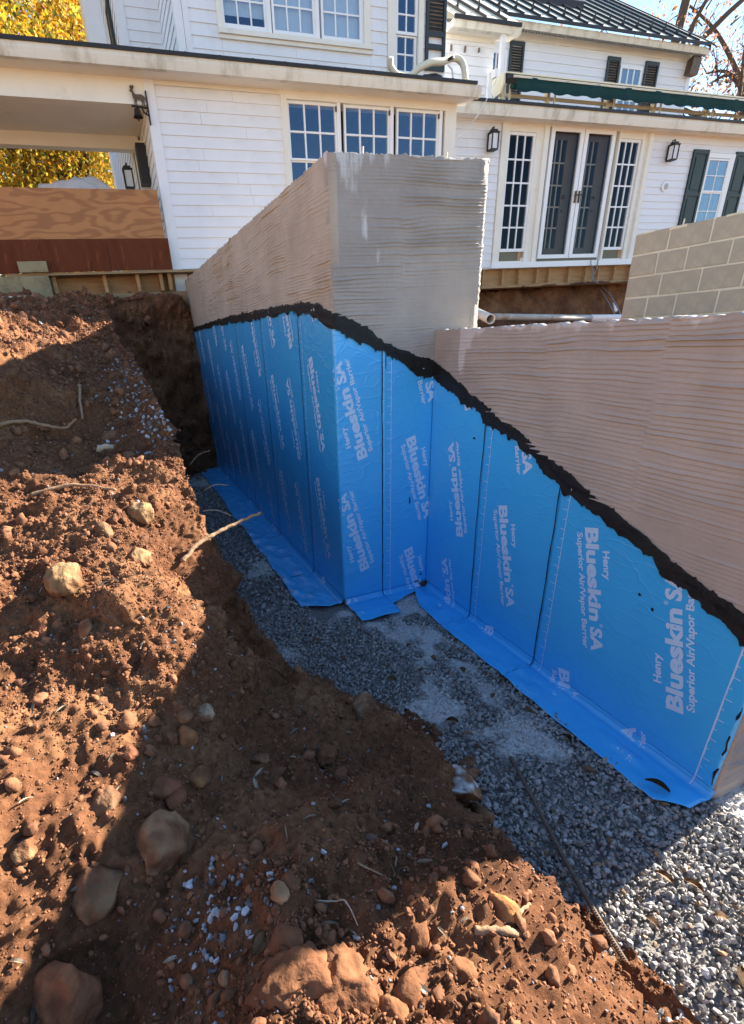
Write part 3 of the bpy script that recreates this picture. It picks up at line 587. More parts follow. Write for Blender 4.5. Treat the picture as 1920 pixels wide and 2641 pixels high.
for i in range(9):
    acc = Acc()
    if i >= 1 and i < 9:
        a0 = strip_on_sheet(i, STARTS[i]+.062, .0035, '', None, .0016); acc.add(a0.V[0], a0.F[0], a0.A[0])
        sA = STARTS[i]+.062; side0 = -1; rng_ticks = sA
    spots = [(STARTS[i]+.062, -1)] if 1 <= i else []
    if i == 8:
        a0 = strip_on_sheet(i, 2.765, .006, '', None, .0016); acc.add(a0.V[0], a0.F[0], a0.A[0]); spots.append((2.768, 1))
    for sA, sg in spots:
        sd_ = side_of(sA); top = float(mbot(sA)); b = .0; k = 0
        while b < top:
            L = .028 if k % 2 else .014
            S = np.array([[sA, sA+sg*L]]*2); B = np.array([[b, b], [b+.003, b+.003]]); V = mem(S, B, off_fn(S, B, i)+.0017, sd_); acc.add(V.reshape(-1,3), grid_faces(2,2), np.zeros(4)); b += .05; k += 1
    if acc.V: acc.build('printed_lap_line', MT['print'], sheets[i])

# ---- printed lettering
def text_mesh(body, size, bold):
    cu = bpy.data.curves.new('t', 'FONT'); cu.body = body; cu.size = size; cu.offset = bold; cu.resolution_u = 3
    o = bpy.data.objects.new('t', cu); COL.objects.link(o); dg = bpy.context.evaluated_depsgraph_get(); me = bpy.data.meshes.new_from_object(o.evaluated_get(dg))
    bm = bmesh.new(); bm.from_mesh(me); bmesh.ops.triangulate(bm, faces=bm.faces); V = np.array([v.co for v in bm.verts]); F = np.array([[v.index for v in f.verts] for f in bm.faces]); bm.free()
    bpy.data.objects.remove(o); bpy.data.meshes.remove(me); bpy.data.curves.remove(cu)
    V[:,:2] -= V[:,:2].min(0); return V[:,:2], F
def block_text():
    parts = []
    def put(body, length, cap, x0, y0, bold):
        V, F = text_mesh(body, 1, bold); V = V*np.array([length/V[:,0].max(), cap/V[:,1].max()]); parts.append((V + [x0, y0], F))
    put('Henry', .135, .046, .105, .062, .035)
    put('Blueskin', .455, .074, 0, -.020, .042); put('SA', .125, .070, .487, -.0195, .042); put('\u00ae', .018, .018, .462, .038, .01)
    put('Superior Air/Vapor Barrier', .585, .043, .025, -.075, .03)
    V = []; F = []; n = 0
    for v, f in parts: V.append(v); F.append(f+n); n += len(v)
    V = np.concatenate(V); F = np.concatenate(F)
    bm = bmesh.new(); vs = [bm.verts.new((*p, 0)) for p in V]
    for f in F:
        try: bm.faces.new([vs[k] for k in f])
        except ValueError: pass
    for _ in range(3):
        es = [e for e in bm.edges if e.calc_length() > .018]
        if es: bmesh.ops.subdivide_edges(bm, edges=es, cuts=1); bmesh.ops.triangulate(bm, faces=bm.faces)
    bm.verts.index_update(); V = np.array([v.co[:2] for v in bm.verts]); F = np.array([[v.index for v in f.verts] for f in bm.faces]); bm.free()
    return V - [.306, .0], F
TXV, TXF = block_text()
SL = R(15.6)
def letter(i, sc, bc, down):
    """one printed block on sheet i centred at (sc, bc)"""
    u = np.array([math.sin(SL), -math.cos(SL)]); up = np.array([math.cos(SL), math.sin(SL)])
    if not down: u, up = -u, -up
    sb = np.array([sc, bc]) + TXV[:,:1]*u + TXV[:,1:]*up; return sb
DOWN = {0:1.35, 1:1.52, 2:1.18, 3:1.44, 4:1.21, 5:1.356, 6:.84, 7:.55, 8:.61}
UP   = {0:1.02, 1:1.24, 2:1.50, 3:.98, 4:1.21, 5:1.342, 6:.83, 7:.62, 8:.57}
for i in range(9):
    acc = Acc()
    for ph, offs, down in ((DOWN[i], .275, True), (UP[i], .71, False)):
        sc = STARTS[i]+offs
        for k in range(-3, 3):
            bc = ph + k*.803
            if bc > 2.5 or bc < -.55: continue
            sb = letter(i, sc, bc, down); c = sb[TXF].mean(1); s, b = c[:,0], c[:,1]; sidec = side_of(sc)
            lim = np.where(b < .02, np.array([float(flap_w(q, side_of(q)))-.006 for q in s]), 9)
            lo, hi = (flap_range(i, sidec))
            ok = (b < mbot(s)+.05) & (b > -lim) & (s > STARTS[i]+.004) & (s < STARTS[i+1]+(.06 if i < 8 else -.02)) & ((b > RC) | ((s > lo) & (s < min(hi, STARTS[i+1]))))
            F = TXF[ok]
            if len(F) == 0: continue
            used, inv = np.unique(F, return_inverse=True); sv, bv = sb[used,0], sb[used,1]; F = inv.reshape(-1,3)
            O = off_fn(sv, bv, i)+.0016
            V = np.where((bv > RC)[:,None], wrap(sv, bv, O), mem(sv, bv, O, sidec)); acc.add(V, F, np.zeros(len(V)))
    if acc.V: acc.build('printed_lettering', MT['print'], sheets[i], smooth=False)

# ---- black mastic along the ragged top of the membrane
def mastic():
    ss = np.unique(np.r_[np.arange(STARTS[0], 2.835, .0045), -1e-4, 1e-4, SC_IN-1e-4, SC_IN+1e-4]); tt = np.linspace(0, 1, 11); S, T = np.meshgrid(ss, tt)
    spike = lambda s, sd_: np.maximum(0, vn(s*70, 0*s, 0, sd_)-.35)*.03
    top = mtop(ss)-.009 + .009*fbm(ss*14, 0*ss, 0, 401, 4) + spike(ss, 403)*.5; bot = mbot(ss)+.008 + .014*fbm(ss*16, 0*ss, 0, 402, 4) - spike(ss, 404)*.8
    top = np.maximum(top, bot+.03); B = bot[None] + (top-bot)[None]*T
    edge = np.sin(np.pi*np.clip(T, 0, 1))**.5; d = .005 + .0085*edge + .003*edge*fbm(S*6, B*40, 0, 405, 3) + .001*edge*vn(S*60, B*60, 0, 406)
    below = np.clip((mbot(S)+.035-B)/.02, 0, 1); d = d + .007*below*(1-edge*.4) + .006*(1-edge)*(T < .5)
    V = wrap(S, B, d); acc = Acc(); acc.add(V.reshape(-1,3), grid_faces(*S.shape), np.zeros(S.size)); acc.build('mastic_band', MT['mastic'], fw)
mastic()
def drips():      # smears and spots of mastic on the film
    for s, b, w, h in ((.52,.70,.012,.05),(.33,1.62,.006,.09),(2.35,.70,.016,.014),(2.42,.66,.012,.02),(.60,.045,.05,.012),(.63,.10,.02,.015),(1.15,1.18,.02,.018)):
        i = max(k for k in range(9) if STARTS[k] <= s); n = 12; a = np.linspace(0, 2*np.pi, n, endpoint=False); r = 1+.35*vn(a*1.7, 0*a, s*9, 7)
        w, h = w*.5, h*.5; sv = np.r_[s, s+np.cos(a)*w*r]; bv = np.r_[b, b+np.sin(a)*h*r]; V = mem(sv, bv, off_fn(sv, bv, i)+np.r_[.005, np.full(n, .0018)], side_of(s))
        acc = Acc(); acc.add(V, np.array([(0, 1+k, 1+(k+1) % n) for k in range(n)]), np.zeros(n+1)); acc.build('mastic_spot', MT['mastic'], fw)
drips()
def edge_mastic():
    bm = BM(); pts = [(XR-.004, YE+.016, z) for z in np.linspace(.03, .78, 24)]; pts = [(p[0]+.004*math.sin(p[2]*40), p[1]+.004*math.sin(p[2]*67), p[2]) for p in pts]
    tube(bm, pts, [.005+.0022*math.sin(k*2.3) for k in range(24)], 6); obj('mastic_edge', bm, MT['mastic'], fw)
edge_mastic()

# ================================================================== CONCRETE BLOCK WALL
cmu = thing('concrete_block_wall', (5.58, 3.6, 1.5), 'tan unfinished concrete block wall with pale mortar behind the low parged wall', 'block wall')
_blk = {}
def block_mesh(L):
    k = round(L, 2)
    if k not in _blk:
        bm = BM(); box(bm, 0, .19, -L, 0, 0, .188); bmesh.ops.bevel(bm, geom=list(bm.edges), offset=.006, segments=1, affect='EDGES', profile=.5)
        for v in bm.verts: v.co.x += .003*math.sin(v.co.y*31+v.co.z*17)
        bmesh.ops.recalc_face_normals(bm, faces=bm.faces); me = bpy.data.meshes.new('block'); bm.to_mesh(me); bm.free(); _blk[k] = me
    return _blk[k]
rows = [[4.32,3.9,3.5,3.1,2.7,2.3],[4.40,4.09,3.68,3.28,2.88,2.48,2.3],[4.31,3.90,3.51,3.1,2.7,2.3],[4.42,4.10,3.69,3.29,2.89,2.49,2.3],[4.31,3.9,3.5,3.1,2.7,2.3]]
for r, js in enumerate(rows):
    zt = 2.54-.2*r; y = 4.71
    for j in js:
        L = y-j-.012; link('block', block_mesh(L), MT['block'], cmu, (5.476+random.uniform(-.002,.002), y, zt-.188), None); y = j
boxes('mortar', [(5.4805, 5.665, 2.31, 4.705, 1.45, 2.535)], MT['mortar'], cmu)
bm = BM()
for y, z, w, h in ((4.25,2.53,.09,.012),(3.6,2.535,.2,.008),(4.6,2.538,.1,.006)):
    box(bm, 5.474, 5.5, y-w, y+w, z-h, z+h)
obj('mortar_smear', bm, MT['mortar'], cmu)
bm = BM(); tube(bm, [(5.56, 4.27, 2.5), (5.565, 4.27, 2.60)], .007, 6); obj('rebar_stub', bm, MT['greypvc'], cmu)

# ================================================================== HOUSE
MT['doorbar'] = mat('grey_glazing_bar', (.62,.61,.57), .7, var=(.55,.54,.5), vscale=6)
house = thing('house', (5, 10, 2.36), 'white clapboard two storey house with dark shutters and black standing seam roof', 'house')
def wedge():
    bm = BM(); prism(bm, [(-.021, 0), (0, 0), (0, .138), (-.006, .138)], 0, 1, 'x'); bmesh.ops.recalc_face_normals(bm, faces=bm.faces)
    me = bpy.data.meshes.new('clapboard'); bm.to_mesh(me); bm.free(); me.materials.append(MT['white']); return me
CLAP = wedge()
def claps(x0, x1, y, z0, z1, e, side=False, jit=.002):
    z = z0
    while z < z1-.02:
        if side: link('clapboard', CLAP, None, house, (x0, x1, z), (0,0,-math.pi/2), (abs(y), 1, e/.125))     # facing -x: x0 plane, from y=x1 towards the viewer, length y
        else:
            cut = [x0, x1] if x1-x0 < 1.4 or random.random() < .45 else [x0, x0+(x1-x0)*random.uniform(.25, .75), x1]
            for a, b in zip(cut, cut[1:]): link('clapboard', CLAP, None, house, (a+.0015, y+random.uniform(-jit,jit)*.7, z+random.uniform(-jit,jit)*.5), None, (b-a-.003, 1, e/.125))
        z += e
UNIT = bpy.data.meshes.new('pane'); _b = BM(); box(_b, 0, 1, -.5, .5, 0, 1); bmesh.ops.recalc_face_normals(_b, faces=_b.faces); _b.to_mesh(UNIT); _b.free(); UNIT.materials.append(MT['glass'])
UNITD = UNIT.copy(); UNITD.materials.clear(); UNITD.materials.append(MT['doorglass'])
def sash(parent, x0, x1, z0, z1, y, cols, rws, m=.022, glass=None, mm=None):
    """panes and glazing bars filling one sash opening"""
    w = (x1-x0)/cols; h = (z1-z0)/rws; bm = BM(); g = m/2
    for c in range(1, cols): box(bm, x0+c*w-g, x0+c*w+g, y-.014, y+.014, z0, z1)
    for r in range(1, rws): box(bm, x0, x1, y-.0125, y+.0125, z0+r*h-g, z0+r*h+g)
    if cols*rws > 1: obj('glazing_bars', bm, mm or MT['sash'], parent)
    for c in range(cols):
        for r in range(rws): link('pane', glass or UNIT, None, parent, (x0+c*w+.001, y, z0+r*h+.001), None, (w-.002, .005, h-.002))
def frame(bm, x0, x1, z0, z1, t, y0, y1, b=None, head=None):
    b = t if b is None else b; head = t if head is None else head
    box(bm, x0-t, x0, y0, y1, z0-b, z1+head); box(bm, x1, x1+t, y0, y1, z0-b, z1+head); box(bm, x0, x1, y0+.001, y1-.001, z1, z1+head); box(bm, x0, x1, y0+.001, y1-.001, z0-b, z0)
def room(parent, x0, x1, z0, z1, y, d=.7, m=None):
    bm = BM(); v = box(bm, x0, x1, y, y+d, z0, z1); bm.faces.ensure_lookup_table()
    f = [f for f in bm.faces if all(abs(q.co.y-y) < 1e-6 for q in f.verts)]; bmesh.ops.delete(bm, geom=f, context='FACES_ONLY'); return obj('room_behind', bm, m or MT['room'], parent)

# ---------------- left wing (front at y 8.5)
Y1 = 8.5
boxes('wall_core', [(1.12, 2.88, Y1+.004, 8.75, 2.77, 4.84), (2.88, 5.56, Y1+.004, 8.75, 2.77, 3.36), (5.56, 5.69, Y1+.004, 9.39, 2.77, 4.84), (2.88, 5.56, Y1+.005, 8.75, 4.72, 4.839)], MT['white'], house)
claps(1.216, 2.90, Y1, 2.77, 4.76, .125); claps(2.90, 5.58, Y1, 2.77, 3.28, .125)
boxes('corner_board', [(1.105, 1.215, Y1-.032, Y1+.02, 2.76, 4.80), (1.085, 1.105, Y1-.0315, 8.62, 2.758, 4.80)], MT['white'], house)
boxes('corner_board', [(5.56, 5.70, Y1-.034, Y1+.02, 2.76, 4.84)], MT['trim'], house)
boxes('frieze_board', [(1.216, 5.56, Y1-.028, Y1+.002, 4.765, 4.86), (1.216, 5.56, Y1-.036, Y1-.028, 4.757, 4.775)], MT['trim'], house)
wn = BM(); box(wn, 2.905, 2.965, Y1-.045, Y1+.02, 3.30, 4.835); box(wn, 5.50, 5.558, Y1-.045, Y1+.02, 3.30, 4.835); box(wn, 2.965, 5.50, Y1-.043, Y1+.02, 4.715, 4.83); box(wn, 2.88, 5.58, Y1-.07, Y1+.02, 3.27, 3.30)
box(wn, 2.885, 2.905, Y1-.055, Y1, 3.3, 4.82)
triple = obj('window_surround', wn, MT['trim'], house)
for a, b in ((3.002,3.685),(3.859,4.536),(4.711,5.375)):
    w = BM(); frame(w, a, b, 4.085, 4.677, .028, Y1-.012, Y1+.03, .022); frame(w, a, b, 3.42, 4.045, .028, Y1+.012, Y1+.05, .05, .018); box(w, a-.03, b+.03, Y1-.002, Y1+.06, 4.705, 4.72)
    box(w, b+.03, b+.085, Y1-.03, Y1+.06, 3.3, 4.716); 
    if a < 3.1: box(w, a-.04, a-.0285, Y1-.02, Y1+.06, 3.3, 4.716)
    wo_ = obj('window', w, MT['sash'], house); sash(wo_, a, b, 4.085, 4.677, Y1+.01, 3, 2); sash(wo_, a, b, 3.42, 4.045, Y1+.032, 3, 2)
    bm = BM(); box(bm, b+.01, b+.028, Y1-.035, Y1-.011, 4.62, 4.675); obj('sash_latch', bm, MT['brass'], wo_)
room(house, 2.95, 5.52, 3.3, 4.73, Y1+.07, .9)
# side wall of the wing inside the breezeway and its door casing, wall beyond
boxes('wall_core', [(1.11, 1.3, 8.64, 10.1, 2.5, 4.80), (1.0, 1.3, 10.1, 15.3, 2.4, 5.6)], MT['white'], house)
claps(1.105, 10.05, 1.42, 2.77, 4.6, .125, True); claps(.985, 15.2, 5.0, 3.2, 5.4, .125, True)
boxes('door_casing', [(.97, 1.105, 9.55, 9.65, 2.6, 4.5), (1.02, 1.107, 10.05, 10.16, 2.6, 4.62)], MT['trim'], house)
boxes('dark_panel', [(.955, 1.10, 9.35, 9.545, 3.95, 4.42)], MT['roofedge'], house)
# breezeway beams and ceiling
boxes('breezeway_beam', [(-2.6, 1.084, Y1-.03, Y1+.12, 4.545, 4.80), (-2.6, 1.083, Y1-.045, Y1-.03, 4.545, 4.575)], MT['trim'], house)
boxes('breezeway_beam', [(-2.6, 1.05, 9.85, 10.0, 4.47, 4.66), (-2.6, 1.049, 9.83, 9.85, 4.47, 4.49)], MT['trim'], house)
boxes('breezeway_ceiling', [(-2.6, 1.09, Y1+.121, 10.6, 4.63, 4.70)], MT['trim'], house)
# eaves: soffit, gutter, roof
boxes('soffit', [(-2.6, 5.86, 8.2, Y1+.0, 4.80, 4.815)], MT['trim'], house)
def gutter(name, x0, x1, yf, z0, z1, d=.13):
    bm = BM(); h = z1-z0
    prism(bm, [(yf+.03, z0), (yf+.012, z0+h*.35), (yf, z0+h*.62), (yf-.004, z1-.012), (yf-.004, z1), (yf+.008, z1), (yf+.008, z1-.02), (yf+d, z1-.02), (yf+d, z0)], x0, x1, 'x'); return obj(name, bm, MT['gutter'], house)
gutter('gutter', -2.7, 5.89, 8.13, 4.79, 4.915, .1)
def seam_mesh():
    bm = BM(); box(bm, -.012, .012, 0, 1, 0, .035); bmesh.ops.recalc_face_normals(bm, faces=bm.faces); me = bpy.data.meshes.new('standing_seam'); bm.to_mesh(me); bm.free(); me.materials.append(MT['roofedge']); return me
SEAM = seam_mesh()
def guard_mesh():
    bm = BM(); box(bm, -.02, .02, -.03, .03, 0, .05); box(bm, -.013, .013, -.035, -.02, .05, .14); me = bpy.data.meshes.new('snow_guard'); bmesh.ops.recalc_face_normals(bm, faces=bm.faces); bm.to_mesh(me); bm.free(); me.materials.append(MT['roofedge']); return me
GUARD = guard_mesh()
def roof(name, x0, x1, ya, za, yb, zb, pitch, m=None, guard=None, first=.1, edge=.03, sh=1):
    bm = BM(); prism(bm, [(ya, za), (yb, zb), (yb, zb+.02), (ya, za+.02)], x0, x1, 'x'); r = obj(name, bm, m or MT['roof'], house)
    L = math.hypot(yb-ya, zb-za); an = math.atan2(zb-za, yb-ya); x = x0+first
    while x < x1:
        link('standing_seam', SEAM, None, r, (x, ya-.005, za+.018), (an, 0, 0), (1, L, sh))
        if guard: link('snow_guard', GUARD, None, r, (x, ya+guard*math.cos(an), za+.02+guard*math.sin(an)+.02), (0,0,0))
        x += pitch
    boxes('roof_edge', [(x0-.01, x1+.01, ya-.02, ya+.01, za-edge, za+.022)], MT['roofedge'], r); return r
roof('lower_roof', -2.7, 5.78, 8.12, 4.925, 9.62, 5.34, .42, MT['roofedge'], edge=.012, sh=.35)
roof('lower_roof', -2.7, 1.84, 9.62, 5.34, 11.1, 5.74, .42, MT['roofedge'], edge=.01)

# ---------------- upper left block (front at y 9.6)
Y2 = 9.6
boxes('wall_core', [(1.85, 2.44, Y2+.004, 13, 5.0, 8.4), (4.82, 5.12, Y2+.004, 13, 5.0, 8.4), (2.44, 4.82, Y2+.004, 13, 5.0, 5.74), (5.74, 6.19, Y2+.004, 13, 5.0, 8.4), (5.12, 5.74, Y2+.004, 13, 5.0, 5.50), (2.44, 4.82, Y2+.5, 13, 5.74, 8.39)], MT['white'], house)
claps(2.0, 2.44, Y2, 5.30, 8.2, .1365); claps(2.44, 4.82, Y2, 5.30, 5.70, .1365); claps(4.82, 5.11, Y2, 5.30, 8.2, .1365); claps(5.75, 6.18, Y2, 5.30, 8.2, .1365); claps(5.11, 5.75, Y2, 5.30, 5.43, .1365)
boxes('corner_board', [(1.915, 2.0, Y2-.032, Y2+.02, 5.1, 8.4), (1.83, 1.91, Y2-.030, Y2+.02, 5.1, 8.4), (1.80, 1.83, Y2-.03, Y2+.08, 5.1, 8.4)], MT['white'], house)
wn = BM(); box(wn, 2.40, 2.475, Y2-.04, Y2+.02, 5.80, 7.6); box(wn, 4.70, 4.81, Y2-.04, Y2+.02, 5.80, 7.6); box(wn, 2.40, 4.84, Y2-.075, Y2+.02, 5.745, 5.80); box(wn, 2.41, 4.83, Y2-.045, Y2+.02, 5.70, 5.744)
obj('window_surround', wn, MT['trim'], house)
for k, (a, b) in enumerate(((2.513,3.105),(3.262,3.865),(4.036,4.636))):
    w = BM(); frame(w, a, b, 5.875 if k == 0 else 5.865, 7.4, .035, Y2-.01, Y2+.03, .06); box(w, b+.036, b+.10 if k < 2 else b+.06, Y2-.02, Y2+.05, 5.80, 7.5)
    wo_ = obj('window', w, MT['sash'], house); sash(wo_, a, b, 5.875, 7.4, Y2+.012, 3, 6, .02)
    zb = 5.985 if k == 0 else 5.80
    boxes('roller_blind', [(a-.03, b+.03, Y2+.06, Y2+.066, zb, 7.5)], MT['blind'], wo_)
room(house, 2.45, 4.80, 5.78, 7.6, Y2+.075, .4)
wn = BM(); box(wn, 5.112, 5.25, Y2-.04, Y2+.02, 5.42, 7.6); box(wn, 5.66, 5.75, Y2-.04, Y2+.02, 5.42, 7.6); box(wn, 5.10, 5.76, Y2-.06, Y2+.02, 5.39, 5.42)
obj('window_surround', wn, MT['trim'], house)
w = BM(); frame(w, 5.30, 5.605, 6.02, 7.2, .045, Y2-.012, Y2+.03, .035); frame(w, 5.30, 5.605, 5.565, 5.96, .045, Y2+.008, Y2+.05, .1, .02); wo_ = obj('window', w, MT['sash'], house)
sash(wo_, 5.30, 5.605, 6.02, 7.2, Y2+.012, 2, 6, .02); sash(wo_, 5.30, 5.605, 5.565, 5.96, Y2+.03, 2, 2, .02); room(house, 5.2, 5.7, 5.5, 7.4, Y2+.07, .5)
def shutter(x0, x1, z0, z1, y, mid=None, louv=True, lo=None, m=None, solid=False):
    bm = BM(); t = .05; m = m or MT['black']
    box(bm, x0, x0+t, y-.035, y, z0, z1); box(bm, x1-t, x1, y-.035, y, z0, z1); box(bm, x0+t, x1-t, y-.034, y-.001, z1-.07, z1); box(bm, x0+t, x1-t, y-.034, y-.001, z0, z0+.07)
    for q in (mid or []): box(bm, x0+t, x1-t, y-.034, y-.001, q-.03, q+.03)
    s = obj('shutter', bm, m, house)
    if solid:
        boxes('raised_panel', [(x0+t, x1-t, y-.02, y-.004, z0+.05, z1-.05)] + [(x0+t+.04, x1-t-.04, y-.030, y-.0195, a, b) for a, b in ((z0+.12, (mid[0] if mid else z1)-.08), ((mid[0] if mid else z0)+.08, z1-.12))], m, s)
    else:
        bm = BM(); z = (lo or z0+.07)
        while z < z1-.09: prism(bm, [(y-.030, z), (y-.026, z-.004), (y-.006, z+.030), (y-.010, z+.034)], x0+t, x1-t, 'x'); z += .045
        obj('louvres', bm, m, s)
    return s
shutter(5.785, 6.15, 5.58, 7.6, Y2-.022, [5.87, 6.02], True, 6.07)
# ---------------- recessed block behind, its side walls
Y3 = 11.0
boxes('wall_core', [(1.20, 1.86, Y3+.004, 13.6, 5.3, 9), ], MT['white'], house)
claps(1.30, 1.87, Y3, 5.60, 8.6, .132); boxes('corner_board', [(1.19, 1.30, Y3-.03, Y3+.02, 5.4, 9), (1.165, 1.19, Y3-.029, Y3+.09, 5.4, 9)], MT['white'], house)
claps(1.838, Y3, 1.37, 5.35, 8.4, .132, True); claps(1.19, 13.5, 2.42, 5.6, 8.8, .132, True)
boxes('chimney', [(.86, 1.2, 13.5, 14.3, 2.4, 9.4)], MT['white'], house)
boxes('shutter', [(1.125, 1.165, 11.75, 11.80, 5.9, 6.95), (1.125, 1.165, 12.15, 12.20, 5.9, 6.95), (1.126, 1.164, 11.80, 12.15, 6.88, 6.95), (1.126, 1.164, 11.80, 12.15, 5.9, 5.97), (1.14, 1.16, 11.80, 12.15, 5.97, 6.88)], MT['black'], house)

# ---------------- middle wall with its own small eave (y 10.8)
Y4 = 10.8
boxes('wall_core', [(6.19, 8.03, Y4+.004, 13, 5.0, 6.75)], MT['white'], house); claps(6.2, 8.03, Y4, 5.25, 6.55, .135)
boxes('frieze_board', [(6.2, 8.03, Y4-.03, Y4+.002, 6.52, 6.66)], MT['trim'], house); gutter('gutter', 6.92, 8.40, 10.5, 6.58, 6.69); boxes('soffit', [(6.92, 8.36, 10.58, Y4, 6.585, 6.60)], MT['trim'], house)
roof('middle_roof', 6.92, 8.36, 10.48, 6.70, 13.2, 8.5, .45, None, .30, .2)
boxes('downspout', [(8.03, 8.11, 10.56, 10.64, 5.9, 6.62), (7.90, 8.00, 10.70, 10.78, 5.3, 6.1), (7.95, 8.08, 10.6, 10.72, 6.0, 6.12)], MT['white'], house)
# rusty stains' hooks
boxes('bracket', [(7.05, 7.07, Y4-.06, Y4-.02, 6.36, 6.44), (7.35, 7.37, Y4-.06, Y4-.02, 6.36, 6.44), (7.66, 7.68, Y4-.06, Y4-.02, 6.38, 6.44)], MT['rust'], house)

# ---------------- upper right block (wall y 12.3, eave y 12)
Y5 = 12.3
boxes('wall_core', [(8.03, 15.1, Y5+.004, 16.8, 5.2, 7.5)], MT['white'], house); claps(8.04, 14.98, Y5, 5.5, 7.32, .15)
boxes('corner_board', [(14.98, 15.11, Y5-.03, Y5+.02, 5.4, 7.5)], MT['white'], house)
boxes('frieze_board', [(8.04, 14.98, Y5-.032, Y5+.002, 7.30, 7.52)], MT['trim'], house); boxes('soffit', [(7.6, 15.2, 12.05, Y5, 7.46, 7.475)], MT['white'], house)
gutter('gutter', 7.4, 15.25, 11.98, 7.36, 7.47, .09)
bm = BM(); k = 7.5
while k < 15.2: box(bm, k, k+.035, 12.02, 12.06, 7.33, 7.40); k += .07
obj('dentil_strip', bm, MT['screen'], house, kind='stuff')
rf = roof('main_roof', 6.4, 15.1, 11.9, 7.50, 16.6, 10.6, .43, None, .33, .12)
boxes('rake_board', [(15.1, 15.14, 11.9, 11.92, 7.4, 7.52)], MT['roofedge'], rf)
bm = BM(); prism(bm, [(11.9, 7.44), (16.6, 10.54), (16.6, 10.64), (11.9, 7.54)], 15.1, 15.14, 'x'); obj('rake_board', bm, MT['roofedge'], rf)
bm = BM(); prism(bm, [(13.2, 8.36), (14.3, 9.08), (14.3, 9.24), (13.2, 8.52)], 10.7, 12.3, 'x'); sk = obj('skylight', bm, MT['roofedge'], rf)
bm = BM(); prism(bm, [(13.28, 8.575), (14.22, 9.195), (14.22, 9.205), (13.28, 8.585)], 10.8, 12.2, 'x'); obj('skylight_glass', bm, MT['blind'], sk)
shutter(9.54, 9.92, 6.0, 7.27, Y5-.022); shutter(12.34, 12.73, 6.0, 7.22, Y5-.022); shutter(13.54, 13.97, 6.0, 7.22, Y5-.022)
w = BM(); frame(w, 12.82, 13.40, 5.9, 7.04, .06, Y5-.05, Y5-.012); wo_ = obj('window', w, MT['sash'], house); sash(wo_, 12.82, 13.40, 5.9, 7.04, Y5-.035, 3, 4, .03)
boxes('window_back', [(12.77, 13.45, Y5-.024, Y5-.021, 5.9, 7.05)], MT['curtain'], wo_)
w = BM(); frame(w, 8.75, 9.42, 5.9, 7.04, .06, Y5-.05, Y5-.012); wo_ = obj('window', w, MT['sash'], house); sash(wo_, 8.75, 9.42, 5.9, 7.04, Y5-.035, 3, 4, .03)
boxes('window_back', [(8.7, 9.45, Y5-.024, Y5-.021, 5.9, 7.05)], MT['room'], wo_)

# ---------------- right ground floor wing (front y 9.4)
Y6 = 9.4
boxes('wall_core', [(5.72, 7.28, Y6+.004, 9.7, 2.74, 5.06), (10.88, 16.5, Y6+.004, 9.7, 2.74, 5.06), (7.28, 10.88, Y6+.03, 9.7, 2.74, 2.92), (7.28, 10.88, Y6+.004, 9.7, 4.98, 5.06)], MT['white'], house)
claps(5.70, 7.26, Y6, 2.765, 4.90, .1205); claps(10.90, 16.4, Y6, 2.765, 4.90, .1205)
boxes('frieze_board', [(5.70, 16.5, Y6-.035, Y6+.002, 4.925, 5.07)], MT['trim'], house)
boxes('soffit', [(5.9, 16.5, 9.15, Y6-.001, 4.945, 4.96)], MT['trim'], house); gutter('gutter', 5.95, 16.5, 9.08, 4.93, 5.085, .1)
roof('lower_roof', 5.95, 16.5, 9.06, 5.092, 12.4, 5.72, .42, MT['roofedge'], edge=.014, sh=.35)
sur = BM()
box(sur, 7.27, 7.42, Y6-.04, Y6+.1, 2.84, 4.99); box(sur, 10.62, 10.69, Y6-.03, Y6+.1, 2.84, 4.98); box(sur, 10.78, 10.885, Y6-.045, Y6+.1, 2.84, 5.0)
box(sur, 8.04, 8.20, Y6-.01, Y6+.1, 2.84, 4.985); box(sur, 8.20, 8.30, Y6-.05, Y6+.1, 2.84, 5.02); box(sur, 9.985, 10.03, Y6-.05, Y6+.1, 2.84, 5.01)
box(sur, 7.42, 8.04, Y6-.02, Y6+.1, 4.83, 4.99); box(sur, 10.03, 10.62, Y6-.02, Y6+.1, 4.83, 4.99); box(sur, 8.30, 9.985, Y6-.03, Y6+.1, 4.945, 5.01); box(sur, 10.69, 10.78, Y6+.0, Y6+.1, 2.84, 4.96)
box(sur, 7.42, 8.04, Y6+.01, Y6+.1, 2.84, 2.865); box(sur, 10.03, 10.62, Y6+.01, Y6+.1, 2.84, 2.865)
obj('door_surround', sur, MT['trim'], house)
boxes('door_sill', [(7.25, 10.91, Y6-.07, Y6+.1, 2.742, 2.838)], MT['sash'], house)
boxes('kick_panel', [(7.42, 7.90, Y6+.02, Y6+.09, 2.866, 3.02), (10.06, 10.52, Y6+.02, Y6+.09, 2.866, 3.02), (8.40, 9.93, Y6-.005, Y6+.05, 2.839, 2.885)], mat('olive_panel', (.16,.15,.09), .7, var=(.13,.12,.075), vscale=4), house)
boxes('wood_filler', [(7.90, 7.98, Y6+.012, Y6+.09, 2.866, 3.02), (10.52, 10.60, Y6+.012, Y6+.09, 2.866, 3.02)], MT['wood'], house)
for a, b in ((7.475, 7.995), (10.08, 10.565)):
    w = BM(); frame(w, a, b, 3.07, 4.785, .045, Y6+.005, Y6+.05, .05); sdl = obj('sidelight', w, MT['sash'], house); sash(sdl, a, b, 3.07, 4.785, Y6+.025, 3, 5, .024, UNITD)
